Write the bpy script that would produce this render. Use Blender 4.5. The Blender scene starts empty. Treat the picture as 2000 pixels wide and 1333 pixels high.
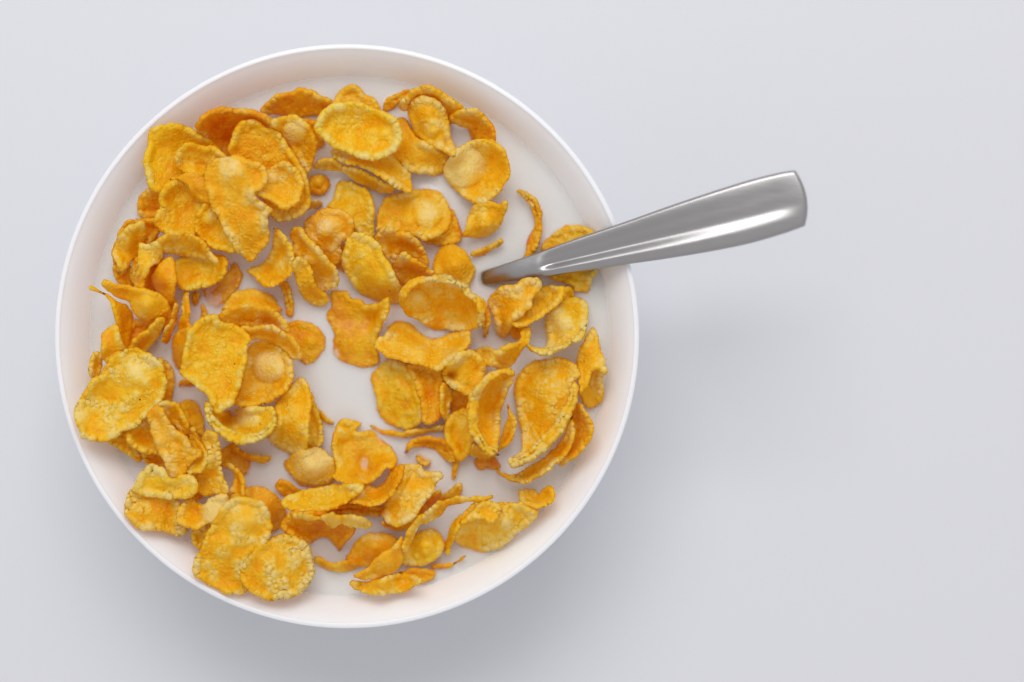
import bpy, math, random
import numpy as np
from mathutils import Vector
from mathutils.geometry import delaunay_2d_cdt

# ------------------------------------------------------------------ camera, light, exposure
S = 0.00014            # metres per photo pixel on the plane of the bowl's rim
RIM_Z, MILK_Z = 0.060, 0.050
CAM_D = 0.50
CAM_Z = RIM_Z + CAM_D
BOWL_PX = (677.0, 657.0)          # rim centre in the photograph, on the rim plane
scene = bpy.context.scene
cam_data = bpy.data.cameras.new("camera")
cam = bpy.data.objects.new("camera", cam_data)
scene.collection.objects.link(cam)
cam.location = (0, 0, CAM_Z)
cam_data.sensor_width = 36.0
cam_data.lens = 36.0 * CAM_D / (2000 * S)
cam_data.clip_start, cam_data.clip_end = 0.01, 20
cam_data.dof.use_dof = True
cam_data.dof.focus_distance = CAM_Z - (MILK_Z + 0.0095)
cam_data.dof.aperture_fstop = 1.8
scene.camera = cam

world = bpy.data.worlds.new("World")
scene.world = world
world.use_nodes = True
bg = world.node_tree.nodes["Background"]
bg.inputs[0].default_value = (0.955, 0.955, 1.0, 1)
bg.inputs[1].default_value = 0.56

def area_light(name, loc, target, sx, sy, watts, col):
    d = bpy.data.lights.new(name, 'AREA')
    d.shape = 'RECTANGLE'; d.size = sx; d.size_y = sy; d.energy = watts; d.color = col
    o = bpy.data.objects.new(name, d); scene.collection.objects.link(o)
    o.location = loc
    o.rotation_euler = (Vector(target) - Vector(loc)).to_track_quat('-Z', 'Y').to_euler()
    return o
# one broad window beyond the top edge of the picture, a little to the left
area_light("window_light", (-0.06, 0.84, 1.26), (-0.04, 0, 0.05), 0.95, 0.75, 9.8, (0.985, 0.985, 1.0))

scene.view_settings.view_transform = 'Standard'
scene.view_settings.look = 'None'
scene.view_settings.exposure = 0.19
scene.view_settings.gamma = 1.0
scene.render.engine = 'CYCLES'
scene.cycles.use_denoising = True
scene.cycles.use_adaptive_sampling = True
scene.cycles.adaptive_threshold = 0.012
scene.cycles.max_bounces = 10
scene.cycles.diffuse_bounces = 6
scene.cycles.transparent_max_bounces = 8
scene.cycles.caustics_reflective = False
scene.cycles.caustics_refractive = False

def px2w(x, y, z):
    """photo pixel + world height -> world point (numpy arrays allowed)"""
    k = S * (CAM_Z - z) / CAM_D
    return (x - 1000.0) * k, (666.5 - y) * k, z
BX, BY = (BOWL_PX[0] - 1000.0) * S, (666.5 - BOWL_PX[1]) * S

# ------------------------------------------------------------------ materials
def mat(name):
    m = bpy.data.materials.new(name); m.use_nodes = True
    nt = m.node_tree
    return m, nt, nt.nodes["Principled BSDF"]
def node(nt, kind, **kw):
    n = nt.nodes.new(kind)
    for k, v in kw.items():
        if k == 'ins':
            for i, val in v.items(): n.inputs[i].default_value = val
        else: setattr(n, k, v)
    return n
def ramp(nt, stops):
    r = nt.nodes.new('ShaderNodeValToRGB'); e = r.color_ramp.elements
    while len(e) < len(stops): e.new(0.5)
    for el, (p, c) in zip(e, stops): el.position = p; el.color = c if len(c) == 4 else (*c, 1)
    return r

def make_flake_mat():
    m, nt, p = mat("toasted_corn"); L = nt.links.new
    at = node(nt, 'ShaderNodeAttribute', attribute_name="corn")
    sep = nt.nodes.new('ShaderNodeSeparateColor'); L(at.outputs['Color'], sep.inputs[0])
    tc = nt.nodes.new('ShaderNodeTexCoord')
    n1 = node(nt, 'ShaderNodeTexNoise', ins={'Scale': 420.0, 'Detail': 4.0, 'Roughness': 0.6}); L(tc.outputs['Object'], n1.inputs['Vector'])
    n2 = node(nt, 'ShaderNodeTexNoise', ins={'Scale': 1500.0, 'Detail': 3.0}); L(tc.outputs['Object'], n2.inputs['Vector'])
    # tone: 0 deep orange .. 1 pale
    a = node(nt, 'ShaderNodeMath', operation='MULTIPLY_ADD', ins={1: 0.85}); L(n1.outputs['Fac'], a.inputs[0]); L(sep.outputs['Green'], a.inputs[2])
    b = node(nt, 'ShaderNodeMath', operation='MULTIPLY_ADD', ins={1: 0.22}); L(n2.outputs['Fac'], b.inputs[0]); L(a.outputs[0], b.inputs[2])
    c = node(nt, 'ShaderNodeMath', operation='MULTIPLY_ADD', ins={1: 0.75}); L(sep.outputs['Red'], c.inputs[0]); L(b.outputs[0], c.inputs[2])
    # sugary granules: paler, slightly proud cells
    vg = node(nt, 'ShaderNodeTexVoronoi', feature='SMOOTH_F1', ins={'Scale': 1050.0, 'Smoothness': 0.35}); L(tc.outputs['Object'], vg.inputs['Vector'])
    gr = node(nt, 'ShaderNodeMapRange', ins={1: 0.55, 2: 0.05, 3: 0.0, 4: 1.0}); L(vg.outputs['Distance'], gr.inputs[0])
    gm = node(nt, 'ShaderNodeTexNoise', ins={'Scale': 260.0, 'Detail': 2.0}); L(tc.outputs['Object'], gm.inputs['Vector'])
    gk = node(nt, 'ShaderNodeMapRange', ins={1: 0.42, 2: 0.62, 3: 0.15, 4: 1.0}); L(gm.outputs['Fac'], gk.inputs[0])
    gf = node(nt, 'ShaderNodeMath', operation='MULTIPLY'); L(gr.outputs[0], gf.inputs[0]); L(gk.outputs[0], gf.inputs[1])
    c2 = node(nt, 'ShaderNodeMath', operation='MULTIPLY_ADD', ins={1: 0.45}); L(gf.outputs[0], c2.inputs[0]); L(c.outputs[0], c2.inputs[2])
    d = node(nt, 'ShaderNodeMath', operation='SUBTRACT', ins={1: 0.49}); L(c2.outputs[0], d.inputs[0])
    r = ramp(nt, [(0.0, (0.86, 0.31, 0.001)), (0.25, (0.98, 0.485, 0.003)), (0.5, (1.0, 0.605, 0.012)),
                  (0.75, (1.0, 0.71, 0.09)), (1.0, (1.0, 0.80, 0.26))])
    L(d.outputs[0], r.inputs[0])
    # hue: yellower flakes (blue channel of attribute)
    hs = nt.nodes.new('ShaderNodeHueSaturation'); L(r.outputs[0], hs.inputs['Color'])
    hm = node(nt, 'ShaderNodeMath', operation='MULTIPLY_ADD', ins={1: 0.024, 2: 0.4865}); L(sep.outputs['Blue'], hm.inputs[0]); L(hm.outputs[0], hs.inputs['Hue'])
    # sparse tiny toasted specks
    vo = node(nt, 'ShaderNodeTexVoronoi', ins={'Scale': 210.0}); L(tc.outputs['Object'], vo.inputs['Vector'])
    lt = node(nt, 'ShaderNodeMath', operation='LESS_THAN', ins={1: 0.052}); L(vo.outputs['Distance'], lt.inputs[0])
    sp = nt.nodes.new('ShaderNodeSeparateColor'); L(vo.outputs['Color'], sp.inputs[0])
    l2 = node(nt, 'ShaderNodeMath', operation='LESS_THAN', ins={1: 0.10}); L(sp.outputs[0], l2.inputs[0])
    mu = node(nt, 'ShaderNodeMath', operation='MULTIPLY'); L(lt.outputs[0], mu.inputs[0]); L(l2.outputs[0], mu.inputs[1])
    mx = node(nt, 'ShaderNodeMix', data_type='RGBA'); L(mu.outputs[0], mx.inputs[0]); L(hs.outputs[0], mx.inputs[6]); mx.inputs[7].default_value = (0.11, 0.035, 0.008, 1)
    L(mx.outputs[2], p.inputs['Base Color'])
    wr = node(nt, 'ShaderNodeMapRange', ins={1: 0.0, 2: 1.0, 3: 0.40, 4: 0.18}); L(at.outputs['Alpha'], wr.inputs[0]); L(wr.outputs[0], p.inputs['Roughness'])
    ws = node(nt, 'ShaderNodeMapRange', ins={1: 0.0, 2: 1.0, 3: 0.28, 4: 0.65}); L(at.outputs['Alpha'], ws.inputs[0]); L(ws.outputs[0], p.inputs['Specular IOR Level'])
    p.inputs['Subsurface Weight'].default_value = 0.0
    n3 = node(nt, 'ShaderNodeTexNoise', ins={'Scale': 1300.0, 'Detail': 2.0, 'Roughness': 0.5}); L(tc.outputs['Object'], n3.inputs['Vector'])
    hs2 = node(nt, 'ShaderNodeMath', operation='MULTIPLY_ADD', ins={1: 0.8}); L(gf.outputs[0], hs2.inputs[0]); L(n3.outputs['Fac'], hs2.inputs[2])
    bu = node(nt, 'ShaderNodeBump', ins={'Strength': 0.8, 'Distance': 0.00040}); L(hs2.outputs[0], bu.inputs['Height'])
    L(bu.outputs[0], p.inputs['Normal'])
    tr = nt.nodes.new('ShaderNodeBsdfTranslucent'); L(mx.outputs[2], tr.inputs[0])
    ms = node(nt, 'ShaderNodeMixShader', ins={0: 0.32}); L(p.outputs[0], ms.inputs[1]); L(tr.outputs[0], ms.inputs[2])
    L(ms.outputs[0], nt.nodes['Material Output'].inputs[0])
    return m
M_FLAKE = make_flake_mat()

def make_milk(name, alpha):
    m, nt, p = mat(name)
    p.inputs['Base Color'].default_value = (0.905, 0.905, 0.885, 1)
    p.inputs['Roughness'].default_value = 0.12
    p.inputs['Specular IOR Level'].default_value = 0.4
    p.inputs['Subsurface Weight'].default_value = 0.0
    p.inputs['Alpha'].default_value = alpha
    return m
M_MILK_THIN, M_MILK = make_milk("milk_film", 0.30), make_milk("milk_body", 1.0)

def make_ceramic():
    m, nt, p = mat("white_glaze"); L = nt.links.new
    tc = nt.nodes.new('ShaderNodeTexCoord')
    n = node(nt, 'ShaderNodeTexNoise', ins={'Scale': 18.0, 'Detail': 3.0}); L(tc.outputs['Object'], n.inputs['Vector'])
    r = ramp(nt, [(0.3, (0.89, 0.905, 0.915)), (0.7, (0.90, 0.917, 0.925))]); L(n.outputs['Fac'], r.inputs[0])
    L(r.outputs[0], p.inputs['Base Color'])
    p.inputs['Roughness'].default_value = 0.22
    p.inputs['Specular IOR Level'].default_value = 0.45
    p.inputs['Subsurface Weight'].default_value = 0.8
    p.inputs['Subsurface Radius'].default_value = (1.0, 0.93, 0.85)
    p.inputs['Subsurface Scale'].default_value = 0.0035
    bu = node(nt, 'ShaderNodeBump', ins={'Strength': 0.03, 'Distance': 0.001}); L(n.outputs['Fac'], bu.inputs['Height']); L(bu.outputs[0], p.inputs['Normal'])
    return m
M_BOWL = make_ceramic()

def make_table_mat():
    m, nt, p = mat("white_table_top"); L = nt.links.new
    tc = nt.nodes.new('ShaderNodeTexCoord')
    n = node(nt, 'ShaderNodeTexNoise', ins={'Scale': 3.0, 'Detail': 5.0}); L(tc.outputs['Object'], n.inputs['Vector'])
    r = ramp(nt, [(0.3, (0.71, 0.71, 0.735)), (0.7, (0.725, 0.725, 0.75))]); L(n.outputs['Fac'], r.inputs[0])
    L(r.outputs[0], p.inputs['Base Color'])
    p.inputs['Roughness'].default_value = 0.45
    p.inputs['Specular IOR Level'].default_value = 0.25
    f = node(nt, 'ShaderNodeTexNoise', ins={'Scale': 900.0, 'Detail': 2.0}); L(tc.outputs['Object'], f.inputs['Vector'])
    bu = node(nt, 'ShaderNodeBump', ins={'Strength': 0.04, 'Distance': 0.0002}); L(f.outputs['Fac'], bu.inputs['Height']); L(bu.outputs[0], p.inputs['Normal'])
    return m
M_TABLE = make_table_mat()

def make_steel():
    m, nt, p = mat("brushed_steel"); L = nt.links.new
    tc = nt.nodes.new('ShaderNodeTexCoord')
    mp = node(nt, 'ShaderNodeMapping'); mp.inputs['Rotation'].default_value = (0, 0, math.radians(-16)); mp.inputs['Scale'].default_value = (25, 1400, 1400)
    L(tc.outputs['Object'], mp.inputs[0])
    n = node(nt, 'ShaderNodeTexNoise', ins={'Scale': 1.0, 'Detail': 3.0}); L(mp.outputs[0], n.inputs['Vector'])
    r = ramp(nt, [(0.25, (0.28, 0.28, 0.28)), (0.75, (0.37, 0.37, 0.37))]); L(n.outputs['Fac'], r.inputs[0]); L(r.outputs[0], p.inputs['Roughness'])
    p.inputs['Base Color'].default_value = (0.40, 0.385, 0.375, 1)
    p.inputs['Metallic'].default_value = 1.0
    bu = node(nt, 'ShaderNodeBump', ins={'Strength': 0.05, 'Distance': 0.0001}); L(n.outputs['Fac'], bu.inputs['Height']); L(bu.outputs[0], p.inputs['Normal'])
    return m
M_STEEL = make_steel()

# ------------------------------------------------------------------ mesh helpers
def new_obj(name, verts, faces, mats, parent=None, smooth=True, face_mat=None):
    me = bpy.data.meshes.new(name)
    me.from_pydata([tuple(v) for v in verts], [], faces)
    for m in (mats if isinstance(mats, (list, tuple)) else [mats]): me.materials.append(m)
    if smooth: me.polygons.foreach_set('use_smooth', [True] * len(me.polygons))
    if face_mat is not None: me.polygons.foreach_set('material_index', face_mat)
    me.update()
    o = bpy.data.objects.new(name, me); scene.collection.objects.link(o)
    o.parent = parent
    return o
def tag(o, label=None, category=None, group=None, kind=None):
    for k, v in (('label', label), ('category', category), ('group', group), ('kind', kind)):
        if v: o[k] = v
    return o
def catmull(pts, n, closed=True):
    P = np.array(pts, float); N = len(P); out = []
    rng = range(N) if closed else range(N - 1)
    for i in rng:
        g = (lambda k: P[k % N]) if closed else (lambda k: P[min(max(k, 0), N - 1)])
        p0, p1, p2, p3 = g(i - 1), g(i), g(i + 1), g(i + 2)
        for t in np.linspace(0, 1, n, endpoint=False):
            out.append(0.5 * ((2 * p1) + (-p0 + p2) * t + (2 * p0 - 5 * p1 + 4 * p2 - p3) * t * t + (-p0 + 3 * p1 - 3 * p2 + p3) * t ** 3))
    if not closed: out.append(P[-1])
    return np.array(out)
def lathe(profile, seg=192):
    verts, faces = [], []
    for r, z in profile:
        for k in range(seg):
            a = 2 * math.pi * k / seg
            verts.append((r * math.cos(a), r * math.sin(a), z))
    for i in range(len(profile) - 1):
        for k in range(seg):
            k2 = (k + 1) % seg
            faces.append((i * seg + k, i * seg + k2, (i + 1) * seg + k2, (i + 1) * seg + k))
    return verts, faces

# ------------------------------------------------------------------ table and bowl
T = 1.5
tb = new_obj("table", [(-T, -T, 0), (T, -T, 0), (T, T, 0), (-T, T, 0)], [(0, 1, 2, 3)], M_TABLE, smooth=False)
tag(tb, "smooth matte white table top under the bowl", "table", kind="structure")

WALL = np.array([(0, -42), (20, -41.5), (35, -38), (48, -30.5), (58, -20.5), (66.2, -9.5), (72.0, 0), (74.6, 4.0), (77.0, 7.2), (78.6, 8.9)], float)  # inner wall, mm about milk level
wall_s = catmull(WALL, 8, closed=False)
R_OUT = 572 * S * 1000
lip = [(R_OUT - 1.0 + 1.0 * math.cos(a), 8.75 + 0.8 * math.sin(a)) for a in np.linspace(math.radians(118), math.radians(-25), 12)]
outer = [(79.1, 6.0), (77.0, 1.5), (74.0, -4.5), (69.8, -12), (62, -23), (52, -33), (41, -41), (34.5, -44.5), (33.8, -46), (33.6, -49.5), (32.8, -50), (31.2, -50), (30.4, -49.4), (30.0, -46.5), (20, -46), (0.01, -46)]
prof = [(max(r, 0.01) / 1000, MILK_Z + z / 1000) for r, z in list(wall_s) + lip + outer]
v, f = lathe(prof)
f = [tuple(reversed(q)) for q in f]
bowl = new_obj("cereal_bowl", v, f, M_BOWL)
bowl.location = (BX, BY, 0)
tag(bowl, "round white glazed bowl full of cornflakes and milk", "bowl")
def wall_z(r_mm):
    return np.interp(r_mm, wall_s[:, 0], wall_s[:, 1], right=8.9)

# ------------------------------------------------------------------ flake engine
TILES = {'A': (240, 140, 4.76), 'B': (600, 140, 4.76), 'C': (170, 380, 4.76), 'D': (480, 340, 4.76), 'E': (820, 340, 4.76),
         'G': (130, 560, 4.76), 'H': (340, 560, 4.76), 'I': (620, 500, 4.76), 'J': (820, 520, 4.76), 'K': (130, 740, 4.76),
         'L': (380, 740, 4.76), 'M': (700, 680, 3.808), 'N': (230, 900, 4.76), 'O': (530, 900, 4.76), 'P': (770, 900, 4.76)}
FLAKES = []
def sheet(tile, outline, ctrl, blisters=(), tone=None):
    x0, y0, k = TILES[tile]
    nums = [int(q) for q in outline.split()]
    pts = [(x0 + nums[i] / k, y0 + nums[i + 1] / k) for i in range(0, len(nums), 2)]
    lo = min(z for _, _, z in ctrl); lo = max(lo, 0.0)
    cen = np.mean(pts, axis=0); pts = [tuple(cen + (np.array(q_) - cen) * 1.06) for q_ in pts]
    for i_, q_ in enumerate(pts):          # keep every flake inside the rim
        dx_, dy_ = q_[0] - BOWL_PX[0], q_[1] - BOWL_PX[1]; r_ = math.hypot(dx_, dy_)
        if r_ > 556: pts[i_] = (BOWL_PX[0] + dx_ * 556 / r_, BOWL_PX[1] + dy_ * 556 / r_)
    c = []
    for a, b, z in ctrl:
        z = lo + (z - lo) * (1.45 if z > lo else 1.0)
        c.append((x0 + a / k, y0 + b / k, z if z < 9 else 9 + (z - 9) * 0.6))
    bl = [(x0 + a / k, y0 + b / k, r / k, h) for a, b, r, h in blisters]
    return dict(pts=pts, ctrl=c, bl=bl, tone=tone)
def F(label, tile, outline, ctrl, bl=(), tone=0.5, hue=0.5, bump=1.0, rim=1.0, extra=None):
    sh = [sheet(tile, outline, ctrl, bl)]
    if extra: sh += [sheet(*e) for e in extra]
    FLAKES.append(dict(label=label, sheets=sh, tone=tone, hue=hue, bump=bump, rim=rim))

def hash2(ix, iy, seed):
    h = (ix.astype(np.int64) * 374761393 + iy.astype(np.int64) * 668265263 + seed * 144269504) & 0xffffffff
    h = ((h ^ (h >> 13)) * 1274126177) & 0xffffffff
    return ((h ^ (h >> 16)) & 0xffffff) / float(0xffffff)
def vnoise(x, y, seed):
    ix, iy = np.floor(x), np.floor(y); fx, fy = x - ix, y - iy
    fx, fy = fx * fx * (3 - 2 * fx), fy * fy * (3 - 2 * fy)
    a, b = hash2(ix, iy, seed), hash2(ix + 1, iy, seed)
    c, d = hash2(ix, iy + 1, seed), hash2(ix + 1, iy + 1, seed)
    return (a + (b - a) * fx) * (1 - fy) + (c + (d - c) * fx) * fy
def bubbles(x, y, seed):
    """0..1 round beads packed on a jittered grid"""
    ix, iy = np.floor(x), np.floor(y); best = np.full(x.shape, 9.0)
    for dx in (-1, 0, 1):
        for dy in (-1, 0, 1):
            cx, cy = ix + dx, iy + dy
            px = cx + 0.15 + 0.7 * hash2(cx, cy, seed); py = cy + 0.15 + 0.7 * hash2(cx, cy, seed + 7)
            rr = 0.45 + 0.35 * hash2(cx, cy, seed + 13)
            best = np.minimum(best, ((x - px) ** 2 + (y - py) ** 2) / rr ** 2)
    return np.clip(1 - best, 0, 1) ** 0.9

class TPS:
    def __init__(self, c):
        c = np.array(c, float); self.P = c[:, :2] / 50.0; n = len(c)
        d = np.linalg.norm(self.P[:, None] - self.P[None], axis=2)
        K = np.where(d > 0, d * d * np.log(np.maximum(d, 1e-9)), 0) + np.eye(n) * 0.004
        Q = np.hstack([np.ones((n, 1)), self.P])
        A = np.zeros((n + 3, n + 3)); A[:n, :n] = K; A[:n, n:] = Q; A[n:, :n] = Q.T
        self.w = np.linalg.lstsq(A, np.concatenate([c[:, 2], [0, 0, 0]]), rcond=None)[0]
    def __call__(self, x, y):
        X = np.stack([x, y], 1) / 50.0
        d = np.linalg.norm(X[:, None] - self.P[None], axis=2)
        U = np.where(d > 0, d * d * np.log(np.maximum(d, 1e-9)), 0)
        n = len(self.P)
        return U @ self.w[:n] + self.w[n] + X @ self.w[n + 1:]
def blister_z(bl, x, y):
    z = np.zeros_like(x)
    for bx, by, r, h in bl:
        q = ((x - bx) ** 2 + (y - by) ** 2) / (r * r)
        z += h * np.clip(1 - q, 0, 1) ** (0.75 if h > 1.6 else 1.3)
    return z
def resample(P, step):
    P = np.vstack([P, P[:1]]); seg = np.linalg.norm(np.diff(P, axis=0), axis=1); s = np.concatenate([[0], np.cumsum(seg)])
    n = max(12, int(s[-1] / step)); t = np.linspace(0, s[-1], n, endpoint=False)
    return np.stack([np.interp(t, s, P[:, 0]), np.interp(t, s, P[:, 1])], 1), t
def inside(poly, x, y):
    r = np.zeros(x.shape, bool); x1, y1 = poly[:, 0], poly[:, 1]; x2, y2 = np.roll(x1, -1), np.roll(y1, -1)
    for a, b, c, d in zip(x1, y1, x2, y2):
        if b == d: continue
        m = ((b > y) != (d > y)) & (x < (c - a) * (y - b) / (d - b) + a); r ^= m
    return r
def bdist(poly, x, y, arc=False):
    a = poly; b = np.roll(poly, -1, 0); best = np.full(x.shape, 1e9); s = np.zeros(x.shape); acc = 0.0
    for (ax, ay), (bx, by) in zip(a, b):
        dx, dy = bx - ax, by - ay; L = dx * dx + dy * dy + 1e-9
        t = np.clip(((x - ax) * dx + (y - ay) * dy) / L, 0, 1)
        e = (x - ax - t * dx) ** 2 + (y - ay - t * dy) ** 2; m = e < best
        best = np.where(m, e, best); s = np.where(m, acc + t * math.sqrt(L), s); acc += math.sqrt(L)
    return (np.sqrt(best), s) if arc else np.sqrt(best)

# height map in picture cells, used to lay every flake on top of those below it and on the bowl's wall
CELL = 4; GW, GH = 340, 340; GX0, GY0 = 40, 20
gx, gy = np.meshgrid(GX0 + CELL * (np.arange(GW) + 0.5), GY0 + CELL * (np.arange(GH) + 0.5))
hz = np.zeros_like(gx)
for _ in range(6):
    wx, wy, _z = px2w(gx, gy, MILK_Z + hz / 1000)
    hz = wall_z(np.hypot(wx - BX, wy - BY) * 1000)
HMAP = hz.copy()
COVER = np.full(gx.shape, -99.0)      # top of the flakes alone
WET = np.zeros(gx.shape)              # where a flake meets the milk
def blur(a, r):
    k = np.exp(-0.5 * (np.arange(-3 * r, 3 * r + 1) / r) ** 2); k /= k.sum()
    a = np.apply_along_axis(lambda v: np.convolve(v, k, 'same'), 0, a)
    return np.apply_along_axis(lambda v: np.convolve(v, k, 'same'), 1, a)
def gsample(a, x, y):
    u = np.clip((x - GX0) / CELL - 0.5, 0, GW - 1.001); w = np.clip((y - GY0) / CELL - 0.5, 0, GH - 1.001)
    i, j = u.astype(int), w.astype(int); fu, fw = u - i, w - j
    return (a[j, i] * (1 - fu) + a[j, i + 1] * fu) * (1 - fw) + (a[j + 1, i] * (1 - fu) + a[j + 1, i + 1] * fu) * fw

def build_flake(idx, fl):
    global HMAP, COVER
    seed = 31 * idx + 5; rnd = random.Random(seed); V, Fc, C = [], [], []; base = 0; shifts = []
    for si, sh in enumerate(fl['sheets']):
        tps = TPS(sh['ctrl']); bl = sh['bl']
        poly, t = resample(catmull(sh['pts'], 8), 3.0)
        tang = np.roll(poly, -1, 0) - np.roll(poly, 1, 0); nrm = np.stack([tang[:, 1], -tang[:, 0]], 1)
        nrm /= np.linalg.norm(nrm, axis=1, keepdims=True) + 1e-9
        ruff = (vnoise(poly[:, 0] / 7.0, poly[:, 1] / 7.0, seed + 3) - 0.5) * 3.4 + (vnoise(poly[:, 0] / 19.0, poly[:, 1] / 19.0, seed + 4) - 0.5) * 3.5
        poly = poly + nrm * (ruff * (0.55 + 0.45 * fl['bump']))[:, None]
        # stacking
        x0, y0 = poly.min(0); x1, y1 = poly.max(0)
        sel = (gx > x0) & (gx < x1) & (gy > y0) & (gy < y1)
        jj, ii = np.nonzero(sel); m = inside(poly, gx[jj, ii], gy[jj, ii]); jj, ii = jj[m], ii[m]
        cx, cy = gx[jj, ii], gy[jj, ii]
        zc = tps(cx, cy) + blister_z(bl, cx, cy)
        viol = HMAP[jj, ii] + 0.75 - (zc - 0.45)
        pos = viol[viol > 0]
        shift = 0.0
        if len(pos) > 3:
            shift = float(np.clip(np.percentile(viol, 88), 0, 3.0))
        shifts.append((round(shift, 1), round(float(viol.max()), 1) if len(viol) else 0))
        R = np.zeros(gx.shape); R[jj, ii] = np.clip(viol - shift, 0, 6.0)
        for _ in range(2):
            R = np.maximum.reduce([R, np.roll(R, 1, 0), np.roll(R, -1, 0), np.roll(R, 1, 1), np.roll(R, -1, 1)])
        R = blur(R, 2)
        zc = zc + shift + R[jj, ii]
        HMAP[jj, ii] = np.maximum(HMAP[jj, ii], zc + 0.45); COVER[jj, ii] = np.maximum(COVER[jj, ii], zc + 0.4)
        WET[jj, ii] = np.maximum(WET[jj, ii], ((zc > -0.3) & (zc < 1.6)).astype(float))
        # triangulate the plan outline
        st = 3.3
        hx, hy = np.meshgrid(np.arange(x0, x1, st), np.arange(y0, y1, st * 0.866)); hx = hx + (np.arange(hx.shape[0]) % 2)[:, None] * st * 0.5
        hx, hy = hx.ravel(), hy.ravel(); m = inside(poly, hx, hy); hx, hy = hx[m], hy[m]
        m = bdist(poly, hx, hy) > 1.7; hx, hy = hx[m], hy[m]
        n = len(poly)
        pts = [Vector((a, b)) for a, b in poly] + [Vector((a, b)) for a, b in zip(hx, hy)]
        ov, _, of, _, _, _ = delaunay_2d_cdt(pts, [(i, (i + 1) % n) for i in range(n)], [], 1, 1e-4)
        x = np.array([p.x for p in ov]); y = np.array([p.y for p in ov]); tri = np.array([q for q in of if len(q) == 3], int)
        d, sarc = bdist(poly, x, y, True); edge = d < 0.05; fat = np.clip(d.max() / 24.0, 0.25, 1)
        bz = blister_z(bl, x, y)
        z = tps(x, y) + bz + shift + gsample(R, x, y)
        wob = ((vnoise(x / 26, y / 26, seed + 9) - 0.5) * 1.1 + (vnoise(x / 12, y / 12, seed + 10) - 0.5) * 0.35) * (0.3 + 0.7 * fat)
        patch = np.clip((vnoise(x / 22, y / 22, seed + 12) - 0.38) * 3.2, 0, 1)
        near = np.exp(-(d / 7.5) ** 2)
        qx = x + 9 * vnoise(x / 17, y / 17, seed + 51); qy = y + 9 * vnoise(x / 17, y / 17, seed + 52)
        bb = bubbles(qx / 10.5, qy / 8.5, seed + 14); b2 = bubbles(qx / 5.4, qy / 6.2, seed + 21)
        wet = np.clip((1.5 - z) / 1.2, 0, 1); along = np.clip((vnoise(x / 38, y / 38, seed + 30) - 0.25) * 2.4, 0.0, 1)
        rib = vnoise(sarc / 5.5, np.full(sarc.shape, 0.5), seed + 33)
        lip = np.exp(-((d - 7.5 * fat) / (6.0 * fat)) ** 2) * (1 - wet)
        smoothed = np.clip(np.abs(bz) / 1.2, 0, 1) * 0.75
        amp = fl['bump'] * (0.22 + 0.55 * patch + 0.55 * near) * (1 - smoothed)
        z = z + wob * (1 - 0.25 * wet) + amp * (1 - 0.6 * wet) * (0.52 * bb + 0.40 * b2) + (1.6 * fat) * fl['rim'] * lip * (0.2 + 0.8 * along) * (0.62 + 0.55 * rib)
        pale = np.clip(0.46 * (0.5 * bb + 0.8 * b2) * (patch + 0.15) * fl['bump'] + 0.55 * fl['rim'] * lip * (0.15 + 0.85 * along) * (0.35 + 0.75 * rib)
                       + 0.66 * np.clip(bz / 2.0, 0, 1) + 0.3 * (vnoise(x / 30, y / 30, seed + 40) - 0.5) - 0.06 - 0.22 * wet, -0.3, 1)
        if sh['tone'] is not None: pale = pale + (sh['tone'] - fl['tone']) * 0.45
        # mid surface in millimetres, vertex normals, thickness
        wx, wy, wz = px2w(x, y, MILK_Z + z / 1000); P = np.stack([wx, wy, wz], 1)
        fn = np.cross(P[tri[:, 1]] - P[tri[:, 0]], P[tri[:, 2]] - P[tri[:, 0]])
        fn[fn[:, 2] < 0] *= -1
        vn = np.zeros_like(P)
        for k in range(3): np.add.at(vn, tri[:, k], fn)
        vn /= np.linalg.norm(vn, axis=1, keepdims=True) + 1e-20
        th = 0.00042 * np.sqrt(np.clip(1 - (1 - np.clip(d / 4.5, 0, 1)) ** 2, 0, 1)) + 0.00022 * np.exp(-((d - 5) / 4) ** 2) * (0.4 + 0.6 * bb)
        th[edge] = 0
        top = P + vn * th[:, None]; bot = P - vn * th[:, None]
        remap = np.where(edge, np.arange(len(x)), 0); keep = np.nonzero(~edge)[0]; remap[keep] = len(x) + np.arange(len(keep))
        o = np.cross(np.stack([x, -y], 1)[tri[:, 1]] - np.stack([x, -y], 1)[tri[:, 0]], np.stack([x, -y], 1)[tri[:, 2]] - np.stack([x, -y], 1)[tri[:, 0]])
        tri = np.where((o > 0)[:, None], tri, tri[:, ::-1])
        V.append(np.vstack([top, bot[keep]])); Fc.append(np.vstack([tri, remap[tri][:, ::-1]]) + base)
        C.append(np.concatenate([np.stack([pale, wet], 1), np.stack([pale, wet], 1)[keep]])); base += len(x) + len(keep)
    V = np.vstack(V); Fc = np.vstack(Fc); C = np.concatenate(C)
    org = np.array([V[:, 0].mean(), V[:, 1].mean(), V[:, 2].min()])
    me = bpy.data.meshes.new("cornflake")
    me.vertices.add(len(V)); me.vertices.foreach_set('co', (V - org).astype(np.float32).ravel())
    me.loops.add(len(Fc) * 3); me.loops.foreach_set('vertex_index', Fc.astype(np.int32).ravel())
    me.polygons.add(len(Fc)); me.polygons.foreach_set('loop_start', np.arange(0, len(Fc) * 3, 3, dtype=np.int32))
    me.polygons.foreach_set('use_smooth', np.ones(len(Fc), bool))
    me.update(calc_edges=True)
    a = me.attributes.new("corn", 'FLOAT_COLOR', 'POINT')
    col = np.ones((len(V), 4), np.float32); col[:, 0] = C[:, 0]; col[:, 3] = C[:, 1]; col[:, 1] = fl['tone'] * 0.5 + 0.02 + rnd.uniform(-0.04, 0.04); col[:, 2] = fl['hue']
    a.data.foreach_set('color', col.ravel())
    me.materials.append(M_FLAKE)
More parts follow.
